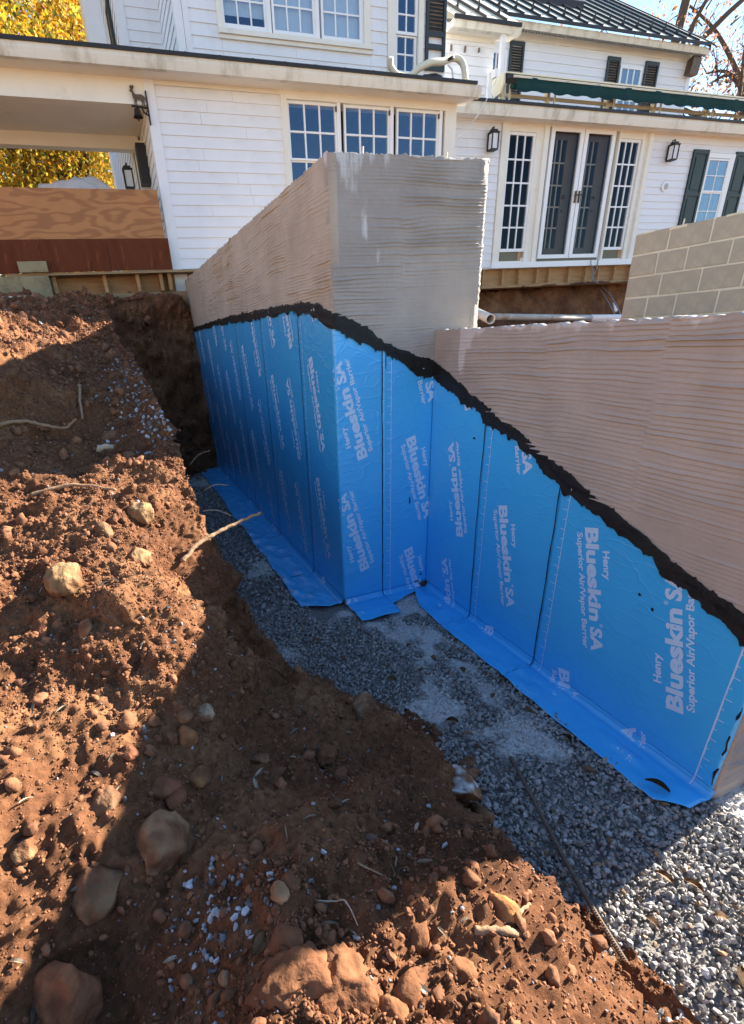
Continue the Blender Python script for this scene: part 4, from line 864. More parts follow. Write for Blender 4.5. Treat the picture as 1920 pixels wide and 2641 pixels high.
for a, b, hx in ((8.45, 9.05, 1), (9.24, 9.83, -1)):
    w = BM(); frame(w, a, b, 2.955, 4.868, .085, Y6-.03, Y6+.02, .065, .065); st = obj('storm_door', w, MT['sash'], house); link('pane', UNITD, None, st, (a, Y6-.005, 2.955), None, (b-a, .005, 4.868-2.955))
    hz = 3.92; hxp = b+.05 if hx > 0 else a-.05; bm = BM(); box(bm, hxp-.012, hxp+.012, Y6-.06, Y6-.03, hz-.12, hz+.07); tube(bm, [(hxp-.05, Y6-.07, hz), (hxp+.06, Y6-.075, hz+.005)], .010, 6); obj('door_handle', bm, MT['brass'], st)
    w = BM(); ia, ib = (a+.075, a+.43) if hx > 0 else (a+.055, a+.41); frame(w, ia, ib, 3.077, 4.79, .10, Y6+.11, Y6+.15, .14, .10); box(w, a-.03, ia-.1, Y6+.115, Y6+.145, 2.93, 4.89); box(w, ib+.1, b+.05, Y6+.115, Y6+.145, 2.93, 4.89)
    ind = obj('french_door', w, MT['screen'], house); sash(ind, ia, ib, 3.077, 4.79, Y6+.13, 3, 5, .022, UNITD, MT['doorbar'])
    bm = BM(); lathe(bm, [(.012,-.03),(.03,-.02),(.03,0),(.01,.01)], (ib+.05, Y6+.10, 3.92), 10, 'y'); lathe(bm, [(.02,-.012),(.02,0)], (ib+.05, Y6+.10, 3.70), 10, 'y'); obj('door_knob', bm, MT['brass'], ind)
room(house, 7.3, 10.86, 2.86, 4.97, Y6+.16, 2.0)
# right window with curtains and two panelled shutters
w = BM(); frame(w, 12.55, 13.12, 4.05, 4.56, .03, Y6-.055, Y6-.02); frame(w, 12.55, 13.12, 3.38, 4.0, .03, Y6-.045, Y6-.012); box(w, 13.16, 13.30, Y6-.05, Y6-.012, 3.3, 4.66); box(w, 12.50, 12.52, Y6-.05, Y6-.012, 3.3, 4.66); box(w, 12.50, 13.30, Y6-.052, Y6-.011, 4.60, 4.68)
wo_ = obj('window', w, MT['sash'], house); sash(wo_, 12.55, 13.12, 4.05, 4.56, Y6-.036, 2, 2, .014); sash(wo_, 12.55, 13.12, 3.38, 4.0, Y6-.032, 2, 2, .014)
boxes('curtain', [(12.53, 13.14, Y6-.0255, Y6-.022, 3.35, 4.6)], MT['curtain'], wo_)
shutter(12.05, 12.49, 3.28, 4.725, Y6-.022, [3.98], False, None, MT['greenpaint'], True); shutter(13.315, 13.76, 3.28, 4.725, Y6-.022, [3.98], False, None, MT['greenpaint'], True)
# floor framing exposed under the right wing
boxes('rim_board', [(5.7, 16.4, 9.52, 9.56, 2.46, 2.735)], MT['wood'], house)
for x in (7.15, 7.62, 8.02, 8.47, 8.78, 9.3, 9.75, 10.1, 10.55, 11.0, 11.5): boxes('joist_end', [(x-.022, x+.022, 9.43, 9.519, 2.47+random.uniform(-.02,.02), 2.734)], MT['wood'], house)
boxes('sill_beam', [(5.7, 16.4, 9.44, 9.60, 2.28, 2.458)], MT['wood'], house)
boxes('foundation_stub', [(6.85, 7.05, 9.36, 9.5, 2.36, 2.738)], MT['oldconc'], house)

# ---------------- framing and ledge below the breezeway, left
boxes('rim_board', [(-.52, 1.6, 8.66, 8.70, 2.50, 2.72)], MT['wood'], house)
boxes('floor_edge', [(-1.05, 1.7, 8.36, 8.70, 2.722, 2.752)], MT['woodold'], house)
for x in (-.50, .14, .58, .90, 1.02): boxes('joist_end', [(x-.024, x+.024, 8.47, 8.659, 2.51, 2.7215)], MT['wood'], house)
boxes('sill_beam', [(-.8, 1.9, 8.50, 8.72, 2.34, 2.498)], MT['woodold'], house)
boxes('old_ledge', [(-2.6, -.55, 8.30, 8.8, 2.42, 2.715), (-2.6, -1.2, 8.22, 8.3, 2.40, 2.55)], MT['oldconc'], house)
tag_l = lambda o, l, c, g=None: finish(o, l, c, g, None)
# rusty plates and plywood leaning across the breezeway opening
for a, b in ((-1.95, -.575), (-.567, .250), (.258, 1.07)):
    bm = BM(); box(bm, a, b, 8.345, 8.352, 2.753, 3.122); lab = {-1.95: 'rusty brown steel plate with dark left stain beside the old concrete ledge', -.567: 'rusty steel plate between two others under the plywood sheet', .258: 'rusty steel plate touching the white corner board'}[a]
    bmesh.ops.rotate(bm, verts=bm.verts, cent=(0, 8.35, 2.753), matrix=Matrix.Rotation(R(-2+.6*a), 3, 'X')); obj('steel_plate', bm, MT['rustplate'], None, label=lab, cat='steel plate', group='rusty plates under the plywood')
bm = BM(); box(bm, -1.7, 1.03, 8.375, 8.393, 2.765, 3.66); tag_l(obj('plywood_sheet', bm, MT['ply']), 'orange brown plywood sheet with swirling grain closing the breezeway opening', 'plywood')
bm = BM(); box(bm, -.87, -.53, 8.28, 8.33, 2.755, 2.875); tag_l(obj('timber_offcut', bm, MT['oldconc']), 'short squared stone coloured block propped against the rusty plates', 'block')
bm = BM(); box(bm, -1.6, -.72, 8.0, 8.05, 2.455, 2.475); tag_l(obj('metal_strip', bm, MT['pvc']), 'pale flat metal strip lying below the old concrete ledge', 'metal strip')
def lumpy(name, c, r, seed, m, label, cat, amp=.2, **kw):
    V = ICO4_V*(1+amp*fbm(ICO4_V[:,:1]*2, ICO4_V[:,1:2]*2, ICO4_V[:,2:]*2, seed, 4)); V = V*np.array(r)
    me = np_mesh(name, V, ICO4_F, None, True); me.materials.append(m); return link(name, me, None, None, c, label=label, cat=cat, **kw)
lumpy('plastic_bundle', (.04, 8.75, 3.62), (.42, .22, .24), 5, MT['tarp'], 'crumpled pale plastic bundle piled behind the plywood sheet', 'plastic sheet', .25)

# ---------------- lanterns, bell, awning, hose, pipes
def lantern(loc, s, label, rot=0):
    t = thing('wall_lantern', loc, label, 'wall lantern'); x, y, z = loc
    bm = BM(); box(bm, x-.05*s, x+.05*s, y-.02, y, z-.14*s, z+.12*s); box(bm, x-.085*s, x+.085*s, y-.19*s, y-.03, z+.09*s, z+.115*s); box(bm, x-.06*s, x+.06*s, y-.16*s, y-.05*s, z+.115*s, z+.15*s); box(bm, x-.07*s, x+.07*s, y-.18*s, y-.03*s, z-.17*s, z-.145*s)
    for sx in (-1, 1):
        for yy in (-.175, -.04): box(bm, x+sx*.07*s-.008, x+sx*.07*s+.008, y+yy*s-.008, y+yy*s+.008, z-.145*s, z+.09*s)
    tube(bm, [(x, y-.01, z+.1*s), (x, y-.05*s, z+.19*s), (x, y-.11*s, z+.19*s), (x, y-.11*s, z+.15*s)], .012, 6); obj('cage', bm, MT['iron'], t)
    bm = BM(); box(bm, x-.058*s, x+.058*s, y-.165*s, y-.05*s, z-.143*s, z+.088*s); obj('glass_box', bm, MT['blind'], t); return t
lantern((7.02, 9.375, 4.66), .9, 'black wall lantern beside the tall pier left of the french doors')
lantern((11.36, 9.375, 4.65), .92, 'brown black wall lantern between the french doors and green shutter')
lantern((.80, 9.70, 4.08), .85, 'small black lantern inside the breezeway')
t = thing('hanging_lantern', (14.95, 12.15, 7.0), 'dark brown lantern at the far upper corner under the eave', 'lantern')
bm = BM(); prism(bm, [(14.80,7.02),(15.08,7.0),(15.12,7.28),(15.0,7.42),(14.84,7.30)], 12.06, 12.22); obj('lantern_body', bm, MT['brass'], t)
bm = BM(); tube(bm, [(14.97, 12.14, 7.40), (14.97, 12.14, 7.47)], .012, 6); obj('hook', bm, MT['iron'], t)
bell = thing('dinner_bell', (1.08, 8.45, 4.35), 'dark iron dinner bell under a deer silhouette bracket on the corner board', 'bell')
DEER = [(.905,4.70),(.92,4.722),(.935,4.71),(.945,4.725),(.962,4.712),(.955,4.69),(.94,4.68),(.948,4.655),(.965,4.635),(1.035,4.638),(1.065,4.622),(1.082,4.592),(1.07,4.597),(1.062,4.56),(1.062,4.53),(1.05,4.53),(1.048,4.562),(1.036,4.53),(1.024,4.53),(1.03,4.562),(1.018,4.588),(.972,4.588),(.968,4.53),(.956,4.53),(.958,4.57),(.944,4.53),(.934,4.53),(.94,4.582),(.928,4.604),(.922,4.65),(.905,4.658),(.898,4.668),(.915,4.682)]
bm = BM(); prism(bm, DEER, 8.43, 8.437); obj('deer_silhouette', bm, MT['brass'], bell)
bm = BM(); tube(bm, [(.895, 8.435, 4.522), (1.10, 8.44, 4.512)], .011, 8); tube(bm, [(1.02, 8.435, 4.505), (1.035, 8.435, 4.47), (1.06, 8.436, 4.45), (1.10, 8.44, 4.438)], .009, 8); tube(bm, [(1.06, 8.436, 4.452), (1.095, 8.44, 4.505)], .006, 6); box(bm, 1.088, 1.104, 8.44, 8.468, 4.35, 4.68); obj('bracket', bm, MT['iron'], bell)
bm = BM(); lathe(bm, [(.012,.09),(.032,.085),(.038,.06),(.042,.03),(.055,.005),(.062,0),(.056,.0),(.03,.04)], (.955, 8.435, 4.412), 20); obj('bell_cup', bm, MT['iron'], bell)
bm = BM(); lathe(bm, [(.003,.05),(.005,.0),(.014,-.015),(.004,-.03)], (.955, 8.435, 4.40), 10); obj('clapper', bm, MT['brass'], bell)
bm = BM(); lathe(bm, [(.02,-.02),(.085,-.018),(.09,-.005),(.06,.0)], (11.44, 9.375, 4.10), 24, 'y'); vp = obj('wall_vent', bm, MT['sash'], house)
bm = BM(); lathe(bm, [(.02,-.012),(.055,-.010),(.055,-.002)], (11.455, 9.36, 4.10), 20, 'y'); obj('vent_opening', bm, MT['greypvc'], vp)

aw = thing('retractable_awning', (10.5, 9.3, 5.12), 'folded retractable awning with dark green scalloped valance on the low roof', 'awning')
boxes('cassette', [(6.98, 15.5, 9.0, 9.22, 5.385, 5.425), (6.98, 15.5, 8.985, 9.0, 5.36, 5.40)], MT['roofedge'], aw); boxes('top_cover', [(6.96, 15.5, 8.99, 9.25, 5.426, 5.445)], MT['awncase'], aw); boxes('front_bar', [(7.10, 15.5, 8.955, 8.984, 5.372, 5.40)], MT['awncase'], aw)
bm = BM(); n = 340; xs = np.linspace(7.16, 15.4, n); top = [bm.verts.new((x, 8.962+.008*math.sin(x*9), 5.385)) for x in xs]; mid = [bm.verts.new((x, 8.958+.014*math.sin(x*7+1), 5.30)) for x in xs]
bot = [bm.verts.new((x, 8.957+.018*math.sin(x*7+1.4), 5.20+.03*(1-abs(math.sin(math.pi*(x-7.16)/.36))))) for x in xs]
for A, B in ((top, mid), (mid, bot)):
    for i in range(n-1): bm.faces.new((A[i], A[i+1], B[i+1], B[i]))
bmesh.ops.solidify(bm, geom=bm.faces[:], thickness=.003); obj('valance', bm, MT['awngreen'], aw, True)
bm = BM(); tube(bm, [(7.15, 9.07, 5.30), (15.4, 9.07, 5.30)], .035, 10); obj('fabric_roll', bm, MT['awngreen'], aw)
bm = BM(); prism(bm, [(9.0, 5.43), (9.28, 5.43), (9.30, 5.30), (9.2, 5.18), (9.06, 5.19), (8.99, 5.30)], 6.92, 6.955, 'x'); obj('end_plate', bm, MT['awncase'], aw)
boxes('torsion_bar', [(7.0, 15.4, 9.16, 9.20, 5.20, 5.24)], MT['awncase'], aw)
for x in (7.05, 8.0, 9.35, 10.5, 11.9, 13.2, 14.4): boxes('bracket', [(x-.03, x+.03, 9.14, 9.22, 5.11, 5.359), (x+.10, x+.12, 9.10, 9.13, 5.11, 5.34)], MT['awncase'], aw)

hz_ = thing('hose', (5.3, 8.6, 5.05), 'thick cream flexible hose bent across the low roof edge', 'hose')
hp = [(4.62,5.29),(4.65,5.21),(4.78,5.12),(4.95,5.11),(5.07,5.19),(5.26,5.26),(5.48,5.30),(5.63,5.36),(5.76,5.38),(5.84,5.33),(5.86,5.23),(5.87,5.10)]
def spline(P, k=6):
    out = []; P = [Vector(p) for p in P]; Q = [P[0]]+P+[P[-1]]
    for i in range(1, len(Q)-2):
        for t in np.linspace(0, 1, k, endpoint=False):
            a, b, c, d = Q[i-1], Q[i], Q[i+1], Q[i+2]; out.append(.5*((2*b)+(c-a)*t+(2*a-5*b+4*c-d)*t*t+(-a+3*b-3*c+d)*t**3))
    return out+[P[-1]]
pp = spline([(x, 8.58+.05*math.sin(i), z) for i, (x, z) in enumerate(hp)], 10); bm = BM(); tube(bm, pp, [.043+.003*(i % 2) for i in range(len(pp))], 12); obj('corrugated_tube', bm, MT['awncase'], hz_, True)
bm = BM(); tube(bm, [pp[68]+Vector((0,-.05,0)), pp[68]+Vector((.01,-.05,-.03))], .055, 10); obj('strap', bm, MT['iron'], hz_)
bm = BM(); tube(bm, spline([(5.57,8.56,5.27),(5.64,8.55,5.22),(5.67,8.56,5.14),(5.72,8.56,5.09)], 5), .014, 6); obj('tie_rope', bm, MT['sash'], hz_)
lumpy('dark_roll', (5.34, 8.62, 5.12), (.20, .10, .045), 8, MT['roofedge'], 'small dark rolled bundle lying under the cream hose on the roof', 'bundle', .15)
bm = BM(); tube(bm, spline([(6.80,9.02,5.36),(6.74,9.0,5.24),(6.64,9.0,5.10),(6.43,9.02,4.83),(6.23,9.1,4.64),(6.05,9.36,4.57)], 6), .006, 5); tag_l(obj('loose_wire', bm, MT['sash'], None, True), 'thin white wire hanging from the awning end to the wall', 'wire')
def pipe(name, pts, r, m, label, cat='pipe'):
    bm = BM(); A = tube(bm, pts, r, 20, False); B = tube(bm, pts, r*.86, 20, False)
    for a, b in ((A[0], B[0]), (A[-1], B[-1])):
        for t in range(20): bm.faces.new((a[t], a[(t+1) % 20], b[(t+1) % 20], b[t]))
    return tag_l(obj(name, bm, m, None, True), label, cat)
pipe('drain_pipe', [(4.60, 5.86, 1.842), (5.35, 7.2, 1.97), (6.0, 8.6, 2.06)], .057, MT['pvc'], 'cream drain pipe with rust stains and open end beside the pier')
pipe('drain_pipe', [(5.9, 8.15, 1.925), (7.4, 8.15, 1.84), (8.72, 8.15, 1.765)], .052, MT['greypvc'], 'long muddy grey pipe lying along the foot of the soil bank')
pipe('drain_pipe', [(8.70, 8.15, 1.766), (11.2, 8.15, 1.66)], .056, MT['sash'], 'clean white pipe sleeve at the end of the grey pipe')
for k, pts in enumerate(([(9.72,9.32,2.84),(9.70,9.30,2.77),(9.80,9.3,2.62),(9.78,9.25,2.5),(9.72,8.7,2.15),(9.45,8.15,1.80)], [(9.9,9.32,2.84),(9.86,9.28,2.66),(9.76,9.25,2.48),(9.62,8.8,2.2),(9.36,8.2,1.80)])):
    bm = BM(); tube(bm, spline(pts, 6), .010, 6); tag_l(obj('cable', bm, MT['cable'], None, True), ('grey cable hanging from the door sill down to the pipe', 'second grey cable from the door sill, bundled with the first')[k], 'cable')
bm = BM(); tube(bm, [(9.52,8.42,2.0),(9.40,8.22,1.86)], [.012,.03], 8); tag_l(obj('conduit', bm, MT['sash'], None, True), 'short white conduit where the cables meet the pipe', 'conduit')

# ================================================================== ROCKS, CLODS, ROOTS, LEAVES
_ico = bmesh.new(); bmesh.ops.create_icosphere(_ico, subdivisions=3, radius=1)
ICO3_V = np.array([v.co for v in _ico.verts]); ICO3_F = np.array([[v.index for v in f.verts] for f in _ico.faces]); _ico.free()
def rock(name, x, y, w, h, label, cat, tint, seed, sink=.3, cuts=9, flat=.7, rough=.05, z=None, group=None, rotz=None, patch=None, tilt=.15):
    IV, IF = (ICO4_V, ICO4_F) if max(w, h) > .085 else (ICO3_V, ICO3_F); V = chiselled(IV, seed, cuts+4, *((.55, .82) if 'slab' in name else (.60, .90))); V = V*(1+(rough+.04)*fbm(V[:,:1]*2.3, V[:,1:2]*2.3, V[:,2:]*2.3, seed, 5, .6)+(.022 if rough < .1 else .085)*fbm(V[:,:1]*7, V[:,1:2]*7, V[:,2:]*7, seed+2, 3))
    V = V*np.array([w/2, h/2*.95, min(w, h)/2*flat])*1.12; r_ = np.random.default_rng(seed); a = r_.uniform(0, 6.28) if rotz is None else rotz
    c, s = math.cos(a*.25), math.sin(a*.25); V = V@np.array([[c,-s,0],[s,c,0],[0,0,1]]).T
    gzv, gn = ground_z(x, y); zz = (max(gzv, 0.0) if z is None else z); zr = V[:,2].max()
    if gzv > .03 and z is None:                              # lie along the slope
        n = np.array(gn); n = n*.7+np.array([0,0,.3]); n /= np.linalg.norm(n); u = np.cross([0,1,0], n); u /= np.linalg.norm(u); v = np.cross(n, u); V = V@np.stack([u, v, n])
    col = np.array(tint)[None]*(1+.28*fbm(V[:,:1]*14/max(w,.05)*.1, V[:,1:2]*14/max(w,.05)*.1, V[:,2:]*9, seed+3, 4)); k = np.clip(.50+1.4*fbm(V[:,0]*22, V[:,1]*22, V[:,2]*22, seed+5, 4)-V[:,2]/max(zr,.01)*.3, 0, .95)[:,None]; col = np.clip(col*(1-k)*.9+np.array([[.17,.07,.032]])*k, .02, .9)
    if patch is not None:
        k = np.clip((fbm(V[:,0]*16, V[:,1]*16, V[:,2]*16, seed+9, 3)-.15)*4, 0, 1)[:,None]*(V[:,2:3] > 0); col = col*(1-k)+np.array(patch)[None]*k
    me = np_mesh(name, V, IF, col, True); me.materials.append(MT['rock'] if 'stone' in name or 'slab' in name or 'boulder' in name else MT['clod'])
    return link(name, me, None, None, (x, y, zz+zr*(.60-2*sink)), label=label, cat=cat, group=group)
TAN, ORG, BRN, RED, GRY, DRT = (.31,.19,.09), (.27,.115,.042), (.20,.105,.052), (.19,.07,.034), (.20,.20,.195), (.20,.085,.038)
RK = [ # x, y, w, h, name, label, tint, cuts, sink, flat
 (-.293,1.678,.127,.118,'field_stone','large tan stone on the sunlit bank casting a shadow to its left',TAN,7,.12,.95),
 (-.016,2.152,.113,.113,'field_stone','blocky tan stone set in the top edge of the bank above the protruding root',TAN,7,.3,.9),
 (-.165,1.982,.067,.096,'field_stone','upright grey brown stone half buried behind the large tan stone',BRN,6,.35,.8),
 (-.055,1.817,.075,.098,'field_stone','rounded tan stone embedded in the bank crest below the blocky stone',TAN,5,.35,.8),
 (-.254,1.522,.054,.082,'field_stone','long narrow tan stone lying just below the large tan stone',TAN,7,.3,.6),
 (-.384,1.590,.085,.036,'field_stone','flat reddish stone in the shadow of the large tan stone',RED,8,.3,.5),
 (.043,1.261,.059,.054,'field_stone','smooth pale round stone at the top of the stone row',(.36,.27,.17),4,.15,.95),
 (-.021,1.192,.058,.075,'field_stone','orange stone directly below the smooth pale stone',ORG,8,.15,.9),
 (-.015,1.240,.056,.047,'field_stone','small brown stone touching the smooth pale stone',BRN,7,.2,.9),
 (-.018,1.110,.073,.067,'field_stone','orange stone with a white scratch, lowest of the stone row',ORG,7,.15,.9),
 (-.112,1.083,.092,.100,'field_stone','sloping red brown slab of stone left of the orange stones',RED,9,.3,.6),
 (-.087,1.049,.067,.062,'field_stone','red brown stone resting on the sloping slab',RED,8,.2,.85),
 (-.178,1.131,.044,.061,'field_stone','small red stone lying alone between pale leaves',RED,7,.25,.8),
 (.176,1.206,.070,.101,'field_stone','flat grey brown stone sunk in the dark mound',BRN,6,.38,.5),
 (-.246,1.012,.078,.094,'field_stone','dirt covered stone on the shadow edge of the bank',BRN,6,.35,.7),
 (-.131,.914,.152,.138,'boulder_stone','big rounded brown boulder in the middle of the mound',(.25,.135,.068),4,.28,.85),
 (-.277,.862,.13,.135,'field_stone','large dirt crusted stone with a pale spot left of the boulder',(.26,.14,.07),7,.3,.8),
 (-.372,.715,.165,.215,'rock_slab_stone','big angular red slab standing in the corner of the mound',(.30,.115,.05),8,.3,.8),
 (-.415,.940,.054,.049,'field_stone','small yellow stone in the sun beside pale leaves',TAN,6,.25,.9),
 (.094,.639,.044,.044,'field_stone','smooth tan cube shaped stone alone on the dark mound',(.36,.20,.10),5,.2,.9),
 (-.041,.581,.031,.038,'field_stone','small square brown stone beside a blue grey chip',(.30,.18,.10),6,.2,.9),
 (.681,1.469,.187,.118,'field_stone','long smooth stone poking from the far edge of the mound',(.30,.18,.10),5,.3,.7),
 (1.022,1.098,.081,.102,'field_stone','round brown stone beside the white spattered slab on the gravel',(.33,.17,.08),4,.2,.85),
 (1.113,1.287,.086,.063,'field_stone','smooth brown stone on the gravel edge under a paler one',(.33,.17,.085),4,.2,.8),
 (1.135,1.348,.115,.069,'field_stone','flat pale brown stone on the gravel edge',(.33,.20,.12),6,.25,.6),
 (.354,.736,.032,.038,'field_stone','small grey angular stone alone on the shaded mound',GRY,8,.2,.7),
 (.521,.465,.061,.073,'field_stone','orange stone set in the steep sunlit edge below the shadow line',(.36,.15,.05),5,.3,.9),
 (-.099,3.319,.137,.091,'field_stone','broad brown stone in the shaded hollow behind the lit lip',BRN,7,.3,.7),
 (-.023,2.957,.082,.082,'field_stone','small rounded stone in the shaded hollow by the pale wood chip',BRN,6,.3,.8)]
for i, (x, y, w, h, nm, lab, tint, cuts, sink, flat) in enumerate(RK): rock(nm, x, y, w, h, lab, 'rock', tint, 500+i, sink, cuts, flat)
rock('rock_slab_stone', .965, 1.19, .15, .25, 'rust brown slab with white plaster spatter leaning at the foot of the mound', 'rock', (.33,.17,.08), 560, .2, 8, .8, z=.10, rotz=2.4, patch=(.7,.68,.65))
CL = [(.074,.563,.084,.074,'crumbly dirt clod nearest the orange leaf'),(.064,.494,.097,.150,'long cracked dirt clod beside the sunlit one'),(.158,.461,.124,.130,'big cracked dirt clod half in sunlight'),(.271,.407,.085,.063,'low dirt clod in full sun on the mound edge'),(.228,.383,.052,.072,'narrow dirt clod in full sun below the big cracked one'),(.419,1.102,.057,.063,'small round dirt clod on the mound slope'),(.417,1.215,.091,.075,'dirt clod beside the long smooth stone'),(.335,.49,.06,.05,'sunlit dirt clod close to the shadow line'),(.37,.40,.05,.05,'small sunlit dirt clod near the crest root')]
for i, (x, y, w, h, lab) in enumerate(CL): rock('dirt_clod', x, y, w, h, lab, 'dirt clod', DRT, 600+i, .32, 4, .75, .16)

def lay(pts, lift): return [(x, y, gz(x, y)+lift) for x, y in pts]
def stick(name, pts, r, m, label, cat, twist=0):
    bm = BM(); P = spline(pts, 7); n = len(P); rs = [r*(1-.45*i/n)*(1+.12*math.sin(i*1.9)) for i in range(n)]; P = [p+Vector((random.uniform(-1,1), random.uniform(-1,1), random.uniform(-1,1)))*r*.25 for p in P]
    tube(bm, P, rs, 7); return finish(obj(name, bm, m, None, True), label, cat, None, None)
stick('root', [(-.72,3.20,1.46),(-.55,3.26,1.475),(-.43,3.25,1.44),(-.33,3.2,1.42),(-.255,3.2,1.46)], .012, MT['root'], 'thick pale broken root reaching across the shaded hollow', 'root')
stick('root', [(.10,1.99,.985),(.19,2.05,1.03),(.30,2.10,1.05),(.41,2.14,1.065),(.50,2.17,1.075)], .0105, MT['root'], 'bare root sticking straight out of the bank over the trench', 'root')
stick('root', lay([(.44,.45)], .0)+[(.49,.425,.725),(.525,.42,.70),(.57,.415,.665),(.615,.41,.62)], .009, MT['root'], 'thin pale root lying on the sunlit crest above the gravel', 'root')
stick('root', [(.525,.425,.69),(.53,.44,.71),(.56,.455,.695),(.59,.463,.69)], .006, MT['root'], 'short forked root tip beside the thin crest root', 'root')
stick('stick', [(-.236,3.86,1.60),(-.24,3.65,1.54),(-.242,3.46,1.43)], .012, MT['root'], 'dark straight stick lying in the shaded hollow', 'stick')
stick('root', lay([(-.45,2.40),(-.31,2.40),(-.22,2.38),(-.10,2.30)], .02), .010, MT['root'], 'dark root half buried in the lit lip', 'root')
stick('wood_chip', [(-.17,2.94,1.33),(-.09,2.93,1.33)], .02, MT['leafpale'], 'pale splintered wood chip in the shaded hollow', 'wood chip')
stick('twig', lay([(.168,.624),(.20,.60)], .006)+lay([(.215,.575)], .04)+lay([(.225,.54)], .01), .0022, MT['leafpale'], 'thin bent straw arching over the mound beside the cracked clods', 'twig')
stick('twig', lay([(.28,.66),(.335,.605)], .005), .0024, MT['root'], 'short straight twig on the shaded mound', 'twig')
stick('twig', lay([(.38,.66),(.345,.61)], .006), .002, MT['root'], 'thin twig crossing the short straight one', 'twig')
for k, (a, b) in enumerate((((.33,3.3,1.1),(.45,3.15,1.2)), ((.36,3.0,1.0),(.50,2.95,1.02)), ((.30,2.75,.95),(.46,2.72,.90)))):
    stick('root', [a, tuple((np.array(a)+np.array(b))/2+[0,0,.02]), b], .004, MT['leafpale'], ('fine root hanging highest from the shaded trench bank','fine root hanging midway down the shaded trench bank','fine root hanging lowest from the shaded trench bank')[k], 'root')
bm = BM(); P = spline([(1.315,1.28,.03),(1.27,1.14,.034),(1.185,.875,.03),(1.122,.67,.034),(1.078,.47,.028)], 60); tube(bm, P, [.0085+.0018*((i % 2)*2-1)*.5 for i in range(len(P))], 8)
finish(obj('rebar_rod', bm, MT['rust'], None), 'long dusty ribbed steel rod lying across the gravel', 'rebar', None, None)

def leaf_mesh(L, Wd, curl, seed):
    bm = BM(); n = 7; rr = random.Random(seed); rows_ = []
    for i in range(n):
        t = i/(n-1); w = Wd*math.sin(math.pi*min(1, .06+t*.94))**.8*(1-.25*t)/2; z = curl*math.sin(math.pi*t)+curl*.4*t
        rows_.append([bm.verts.new((t*L-L/2, s*w, z+abs(s)*curl*.8)) for s in (-1, 0, 1)])
    for A, B in zip(rows_, rows_[1:]):
        for k in (0, 1): bm.faces.new((A[k], A[k+1], B[k+1], B[k]))
    bmesh.ops.solidify(bm, geom=bm.faces[:], thickness=.0008); me = bpy.data.meshes.new('leaf'); bm.to_mesh(me); bm.free(); return me
LB = [leaf_mesh(.06, .038, .010, i) for i in range(3)]; LP = [leaf_mesh(.042, .011, .004, 9+i) for i in range(3)]
for me in LB: me.materials.append(MT['leafdry'])
for me in LP: me.materials.append(MT['leafpale'])
for k, (x, y) in enumerate([(1.36,2.25),(1.42,2.07),(1.51,1.65),(1.59,1.48),(1.04,1.73),(1.21,1.58),(1.29,1.99),(1.62,1.26),(1.56,1.08),(1.42,.63),(1.48,.57),(1.46,.47),(1.55,.41),(1.25,.54),(1.04,.5),(1.22,1.47),(.85,2.56),(.93,2.3),(1.5,1.9),(1.35,.33),(1.65,1.75),(1.1,2.0)]):
    link('fallen_leaf', LB[k % 3], None, None, (x, y, .032), (random.uniform(-.3,.3), random.uniform(-.3,.3), random.uniform(0,6.28)), (random.uniform(.6,1.15),)*3, 'brown curled dry leaf lying on the grey gravel', 'leaf', 'dry leaves on the gravel')
link('fallen_leaf', LB[0], None, None, (1.735, .905, .042), (.15, -.1, 2.1), (1.5,1.3,1.2), 'dark dry leaf resting on the blue membrane flap', 'leaf')
rl = random.Random(4); cnt = 0
while cnt < 90:
    x, y = rl.uniform(-.45, .55), rl.uniform(.35, 1.75)
    if x > float(xc(y))-.02: continue
    z, n = ground_z(x, y); link('willow_leaf', LP[cnt % 3], None, None, (x, y, z+.006), (rl.uniform(-.5,.5), rl.uniform(-.5,.5), rl.uniform(0,6.28)), (rl.uniform(.5,1.1),)*3, 'narrow pale dry leaf scattered on the dirt', 'leaf', 'narrow leaves on the dirt'); cnt += 1
link('fallen_leaf', LB[1], None, None, (.035, .585, gz(.035,.585)+.012), (.3,.2,.7), (.9,.8,1), 'curled orange brown leaf beside the crumbly dirt clod', 'leaf')

